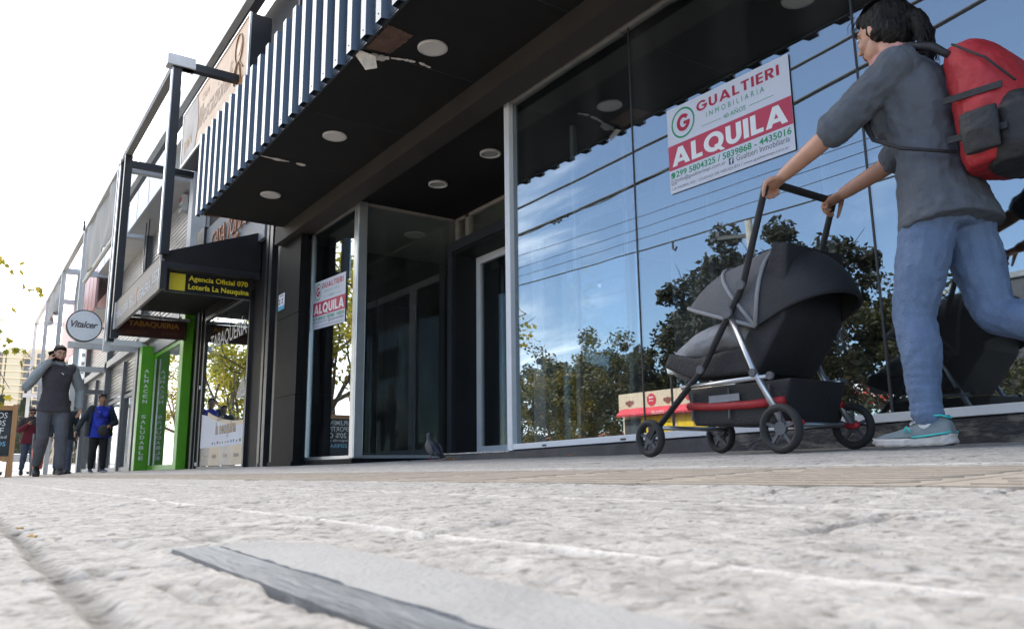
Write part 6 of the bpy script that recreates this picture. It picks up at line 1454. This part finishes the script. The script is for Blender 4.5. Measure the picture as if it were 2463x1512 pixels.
# woman in blue
J2 = stride(.10); J2.update(elL=(-.33, .0, 1.10), wrL=(-.14, .24, 1.02), palmL=(.2, -.4, -.9), elR=(.36, -.02, 1.12), wrR=(.47, .07, .90), palmR=(-1, 0, 0), face=(.05, 1, .02), anL=(-.10, .10, .10), anR=(.10, -.10, .11), footR=(.1, 1, .1))
S2 = dict(skin='skin_b', hair='bun', female=True, belly=True, chub=1.14, head=1.04, w=1.22, d=1.25, leg=1.12, arm=1.12, voxel=.010, tops=[('blue_top', 'cloth_blue', .014, -.16, .3, None, .012)], trousers=('cloth_black', .016, .96), shoe='denim_dark', sole='shoe_sole', curlL=.8, short=True)
w2, P2, mt2 = person('woman in a bright blue top and open dark jacket, handbag across her, by the arcade', J2, S2, place(-19.0, 2.48, 6, .955))
sc2 = .955
mb = MB(); T2 = place(-19.0, 2.48, 6, .955); q2 = lambda *p: T2 @ Vector(p)
for s_, x in (('L', -1), ('R', 1)):
    a, b_, c = P2['sh'+s_], P2['el'+s_], P2['wr'+s_]
    limb(mb, [a, a.lerp(b_, .5), b_, b_.lerp(c, .92)], [.078, .070, .062, .048])
    loft(mb, [(q2(x*.235, -.03, .80), q2(.040, 0, 0)-q2(0, 0, 0), q2(0, .15, 0)-q2(0, 0, 0)), (q2(x*.228, -.04, 1.05), q2(.036, 0, 0)-q2(0, 0, 0), q2(0, .15, 0)-q2(0, 0, 0)), (q2(x*.19, -.03, 1.30), q2(.042, 0, 0)-q2(0, 0, 0), q2(0, .13, 0)-q2(0, 0, 0)), (q2(x*.12, .0, 1.43), q2(.06, 0, 0)-q2(0, 0, 0), q2(0, .085, 0)-q2(0, 0, 0))])
loft(mb, [(q2(0, -.13, .80), q2(.20, 0, 0)-q2(0, 0, 0), q2(0, .05, 0)-q2(0, 0, 0)), (q2(0, -.14, 1.1), q2(.19, 0, 0)-q2(0, 0, 0), q2(0, .05, 0)-q2(0, 0, 0)), (q2(0, -.10, 1.42), q2(.13, 0, 0)-q2(0, 0, 0), q2(0, .05, 0)-q2(0, 0, 0))])
remesh(mb, 'jacket', 'cloth_navy', w2, .011, 4, .02, .06)
mb = MB()
for x in (-1, 1): mb.ell(P2['head']+mt2 @ Vector((x*.034, .060, .100)), (.030, .010, .020), 12, 8, mt2)
mb.tube([P2['head']+mt2 @ Vector((x, .066, .102)) for x in (-.012, .012)], .004, 5); mb.build('raised_sunglasses', 'phone', w2, True)
hb_ = thing('handbag', 'black handbag hanging at the waist of the woman in blue', 'handbag', tuple(q2(-.02, .26, .84)))
mb = MB(); mb.ell(q2(-.03, .275, .905), (.065, .135, .12)); mb.ell(q2(-.03, .27, .96), (.05, .11, .06)); remesh(mb, 'bag_body', 'leather_black', hb_, .010, 3, .02, .05)
MB().tube([q2(-.12, .25, 1.0), q2(.0, .27, 1.15), q2(.12, .20, 1.30), q2(.17, .05, 1.44), q2(.12, -.10, 1.42)], .010, 6).build('strap', 'leather_black', hb_, True)
# man in maroon looking at a phone, box under the arm
J3 = stride(.13); J3.update(elR=(.27, .02, 1.12), wrR=(.12, .27, 1.27), palmR=(-.3, -.5, .8), elL=(-.32, -.05, 1.13), wrL=(-.27, .20, 1.02), palmL=(.6, 0, .8), face=(.05, 1, -.30))
S3 = dict(skin='skin_b', hair='short', voxel=.010, shades=.014, w=1.05, d=1.05, tops=[('maroon_jacket', 'cloth_maroon', .022, -.13, 1.)], trousers=('denim_dark', .022, .97), shoe='shoe_black', sole='shoe_black', curlR=.9, curlL=.6)
T3 = place(-24.5, 1.58, 4, 1.0, -.005); q3 = lambda *p: T3 @ Vector(p)
m3, P3, _ = person('man in a maroon jacket with dark shoulders and sunglasses, looking at his phone', J3, S3, T3)
mb = MB(); loft(mb, [(q3(0, .02, 1.27), q3(.205, 0, 0)-q3(0, 0, 0), q3(0, .145, 0)-q3(0, 0, 0)), (q3(0, .02, 1.36), q3(.215, 0, 0)-q3(0, 0, 0), q3(0, .13, 0)-q3(0, 0, 0)), (q3(0, .02, 1.44), q3(.15, 0, 0)-q3(0, 0, 0), q3(0, .095, 0)-q3(0, 0, 0)), (q3(0, .03, 1.50), q3(.08, 0, 0)-q3(0, 0, 0), q3(0, .08, 0)-q3(0, 0, 0))])
for s_ in 'LR': limb(mb, [P3['sh'+s_], P3['sh'+s_].lerp(P3['el'+s_], .55)], [.085, .078])
remesh(mb, 'dark_yoke', 'cloth_charcoal', m3, .011, 3, .014, .05)
tag(MB().bar(q3(.06, .36, 1.33), q3(.02, .33, 1.40), .07, .012).build('phone', 'phone'), 'phone held before the man in maroon', 'phone')
o = thing('parcel', 'dark box with a white label under the arm of the man in maroon', 'parcel', tuple(q3(-.28, .22, 1.0)))
MB().bar(q3(-.36, .22, 1.13), q3(-.14, .24, 1.13), .10, .30).build('box', 'cloth_charcoal', o); MB().bar(q3(-.20, .302, 1.13), q3(-.14, .302, 1.13), .01, .12).build('white_label', 'paper_white', o)
# woman in black farther off, hand at her mouth
J4 = stride(.12); J4.update(elL=(-.30, -.02, 1.12), wrL=(-.30, .12, .93), elR=(.28, .02, 1.13), wrR=(.20, .20, .98), face=(-.25, 1, .1))
S4 = dict(skin='skin_a', hair='long', female=True, w=1.02, voxel=.012, tops=[('black_jacket', 'cloth_black', .022, -.13, 1.)], trousers=('cloth_black', .014, .97), shoe='shoe_black', sole='shoe_black')
person('woman dressed all in black walking far behind the man on the phone', J4, S4, place(-33.5, 3.38, 4, .98, .03))
# figure in dark blue walking close behind the man on the phone
J5 = stride(.10); S5 = dict(skin='skin_b', hair='short', voxel=.012, tops=[('navy_jacket', 'cloth_navy', .022, -.13, 1.)], trousers=('denim_dark', .024, .97), shoe='shoe_black', sole='shoe_black')
person('person in dark blue mostly hidden behind the man on the phone', J5, S5, place(-20.0, 1.93, 4, .93, -.0))

# ---- pigeon
pg = thing('pigeon', 'grey pigeon walking on the pale ramp by the shop entrance', 'pigeon', (-6.15, 3.42, G(-6.15, 3.42)))
px0, py0, pz0 = -6.15, 3.42, G(-6.15, 3.42)+.006
p_ = lambda x, y, z: Vector((px0+x, py0+y, pz0+z))
mb = MB(); tl = Matrix.Rotation(R(32), 3, 'Y')
mb.ell(p_(-.015, 0, .105), (.088, .055, .058), 16, 10, tl); mb.ell(p_(-.055, 0, .125), (.055, .050, .055))
limb(mb, [p_(-.065, 0, .14), p_(-.075, 0, .185), p_(-.078, 0, .215)], [.042, .027, .023]); mb.ell(p_(-.084, 0, .222), (.027, .022, .023))
limb(mb, [p_(.04, 0, .085), p_(.085, 0, .058)], [.034, .022]); remesh(mb, 'body', 'pigeon_grey', pg, .0045, 3)
mb = MB()
loft(mb, [(p_(.06, 0, .070), Vector((0, .026, 0)), Vector((.002, 0, .010))), (p_(.12, 0, .040), Vector((0, .032, 0)), Vector((.001, 0, .006))), (p_(.165, 0, .022), Vector((0, .034, 0)), Vector((0, 0, .003)))]); mb.build('tail', 'pigeon_dark', pg, True)
for s_ in (-1, 1):
    mb = MB(); mb.ell(p_(.005, s_*.047, .105), (.085, .014, .042), 14, 8, tl); mb.ell(p_(.075, s_*.035, .065), (.055, .007, .014), 12, 6, Matrix.Rotation(R(28), 3, 'Y')); remesh(mb, 'wing', 'pigeon_dark' if 0 else 'pigeon_grey', pg, .004, 2)
    lx = -.012 if s_ < 0 else .020
    lg = MB().tube([p_(lx, s_*.022, .062), p_(lx+.006, s_*.022, .032), p_(lx-.002, s_*.022, .004)], [.007, .004, .004], 6)
    for a in (-.6, 0, .6): lg.tube([p_(lx, s_*.022, .003), p_(lx-.03*math.cos(a), s_*.022+.03*math.sin(a), .001)], [.0035, .002], 5)
    lg.tube([p_(lx, s_*.022, .003), p_(lx+.018, s_*.022, .001)], [.003, .002], 5); lg.build('leg', 'pigeon_foot', pg)
    MB().ell(p_(-.093, s_*.0205, .226), (.004, .002, .004), 8, 6).build('eye', 'dry_leaf', pg, True)
MB().tube([p_(-.106, 0, .220), p_(-.122, 0, .213), p_(-.130, 0, .206)], [.007, .005, .0015], 8).build('beak', 'pigeon_dark', pg, True)
# ---- fallen leaves
def fallen(x, y, s, mat, lab, seed):
    r_ = random.Random(seed); n = Vector((-.001, -.0385, 1)); c = Vector((x, y, G(x, y)+.006)); vs = [c+n*s*.15]; a0 = r_.uniform(0, 6)
    for i in range(14):
        a = a0+2*math.pi*i/14; rr = s*(.55+.45*abs(math.sin(i*2.5)))*r_.uniform(.8, 1.1); vs.append(c+Vector((math.cos(a)*rr, math.sin(a)*rr*.6, 0))+n*s*r_.uniform(-.05, .30))
    o = MB().add(vs, [(0, i+1, (i+1) % 14+1) for i in range(14)]).build('fallen_leaf', mat); md = o.modifiers.new('s', 'SOLIDIFY'); md.thickness = .0006
    tag(o, lab, 'leaf', 'dry fallen leaves on the paving')
fallen(-5.98, 3.50, .055, 'dry_leaf', 'rust brown leaf lying against the step just right of the pigeon', 1)
fallen(-4.3, 3.45, .035, 'dry_leaf', 'small brown leaf at the foot of the dark step below the wide window', 2)
fallen(-.735, .056, .0075, 'dry_leaf_yellow', 'tiny orange leaf scrap in the open joint near the camera, the nearer of two', 3)
fallen(-.86, .055, .006, 'dry_leaf_yellow', 'tiny yellow leaf scrap in the open joint near the camera, the farther of two', 4)
fallen(-6.55, 3.40, .03, 'dry_leaf', 'little brown leaf left of the pigeon on the ramp', 5)
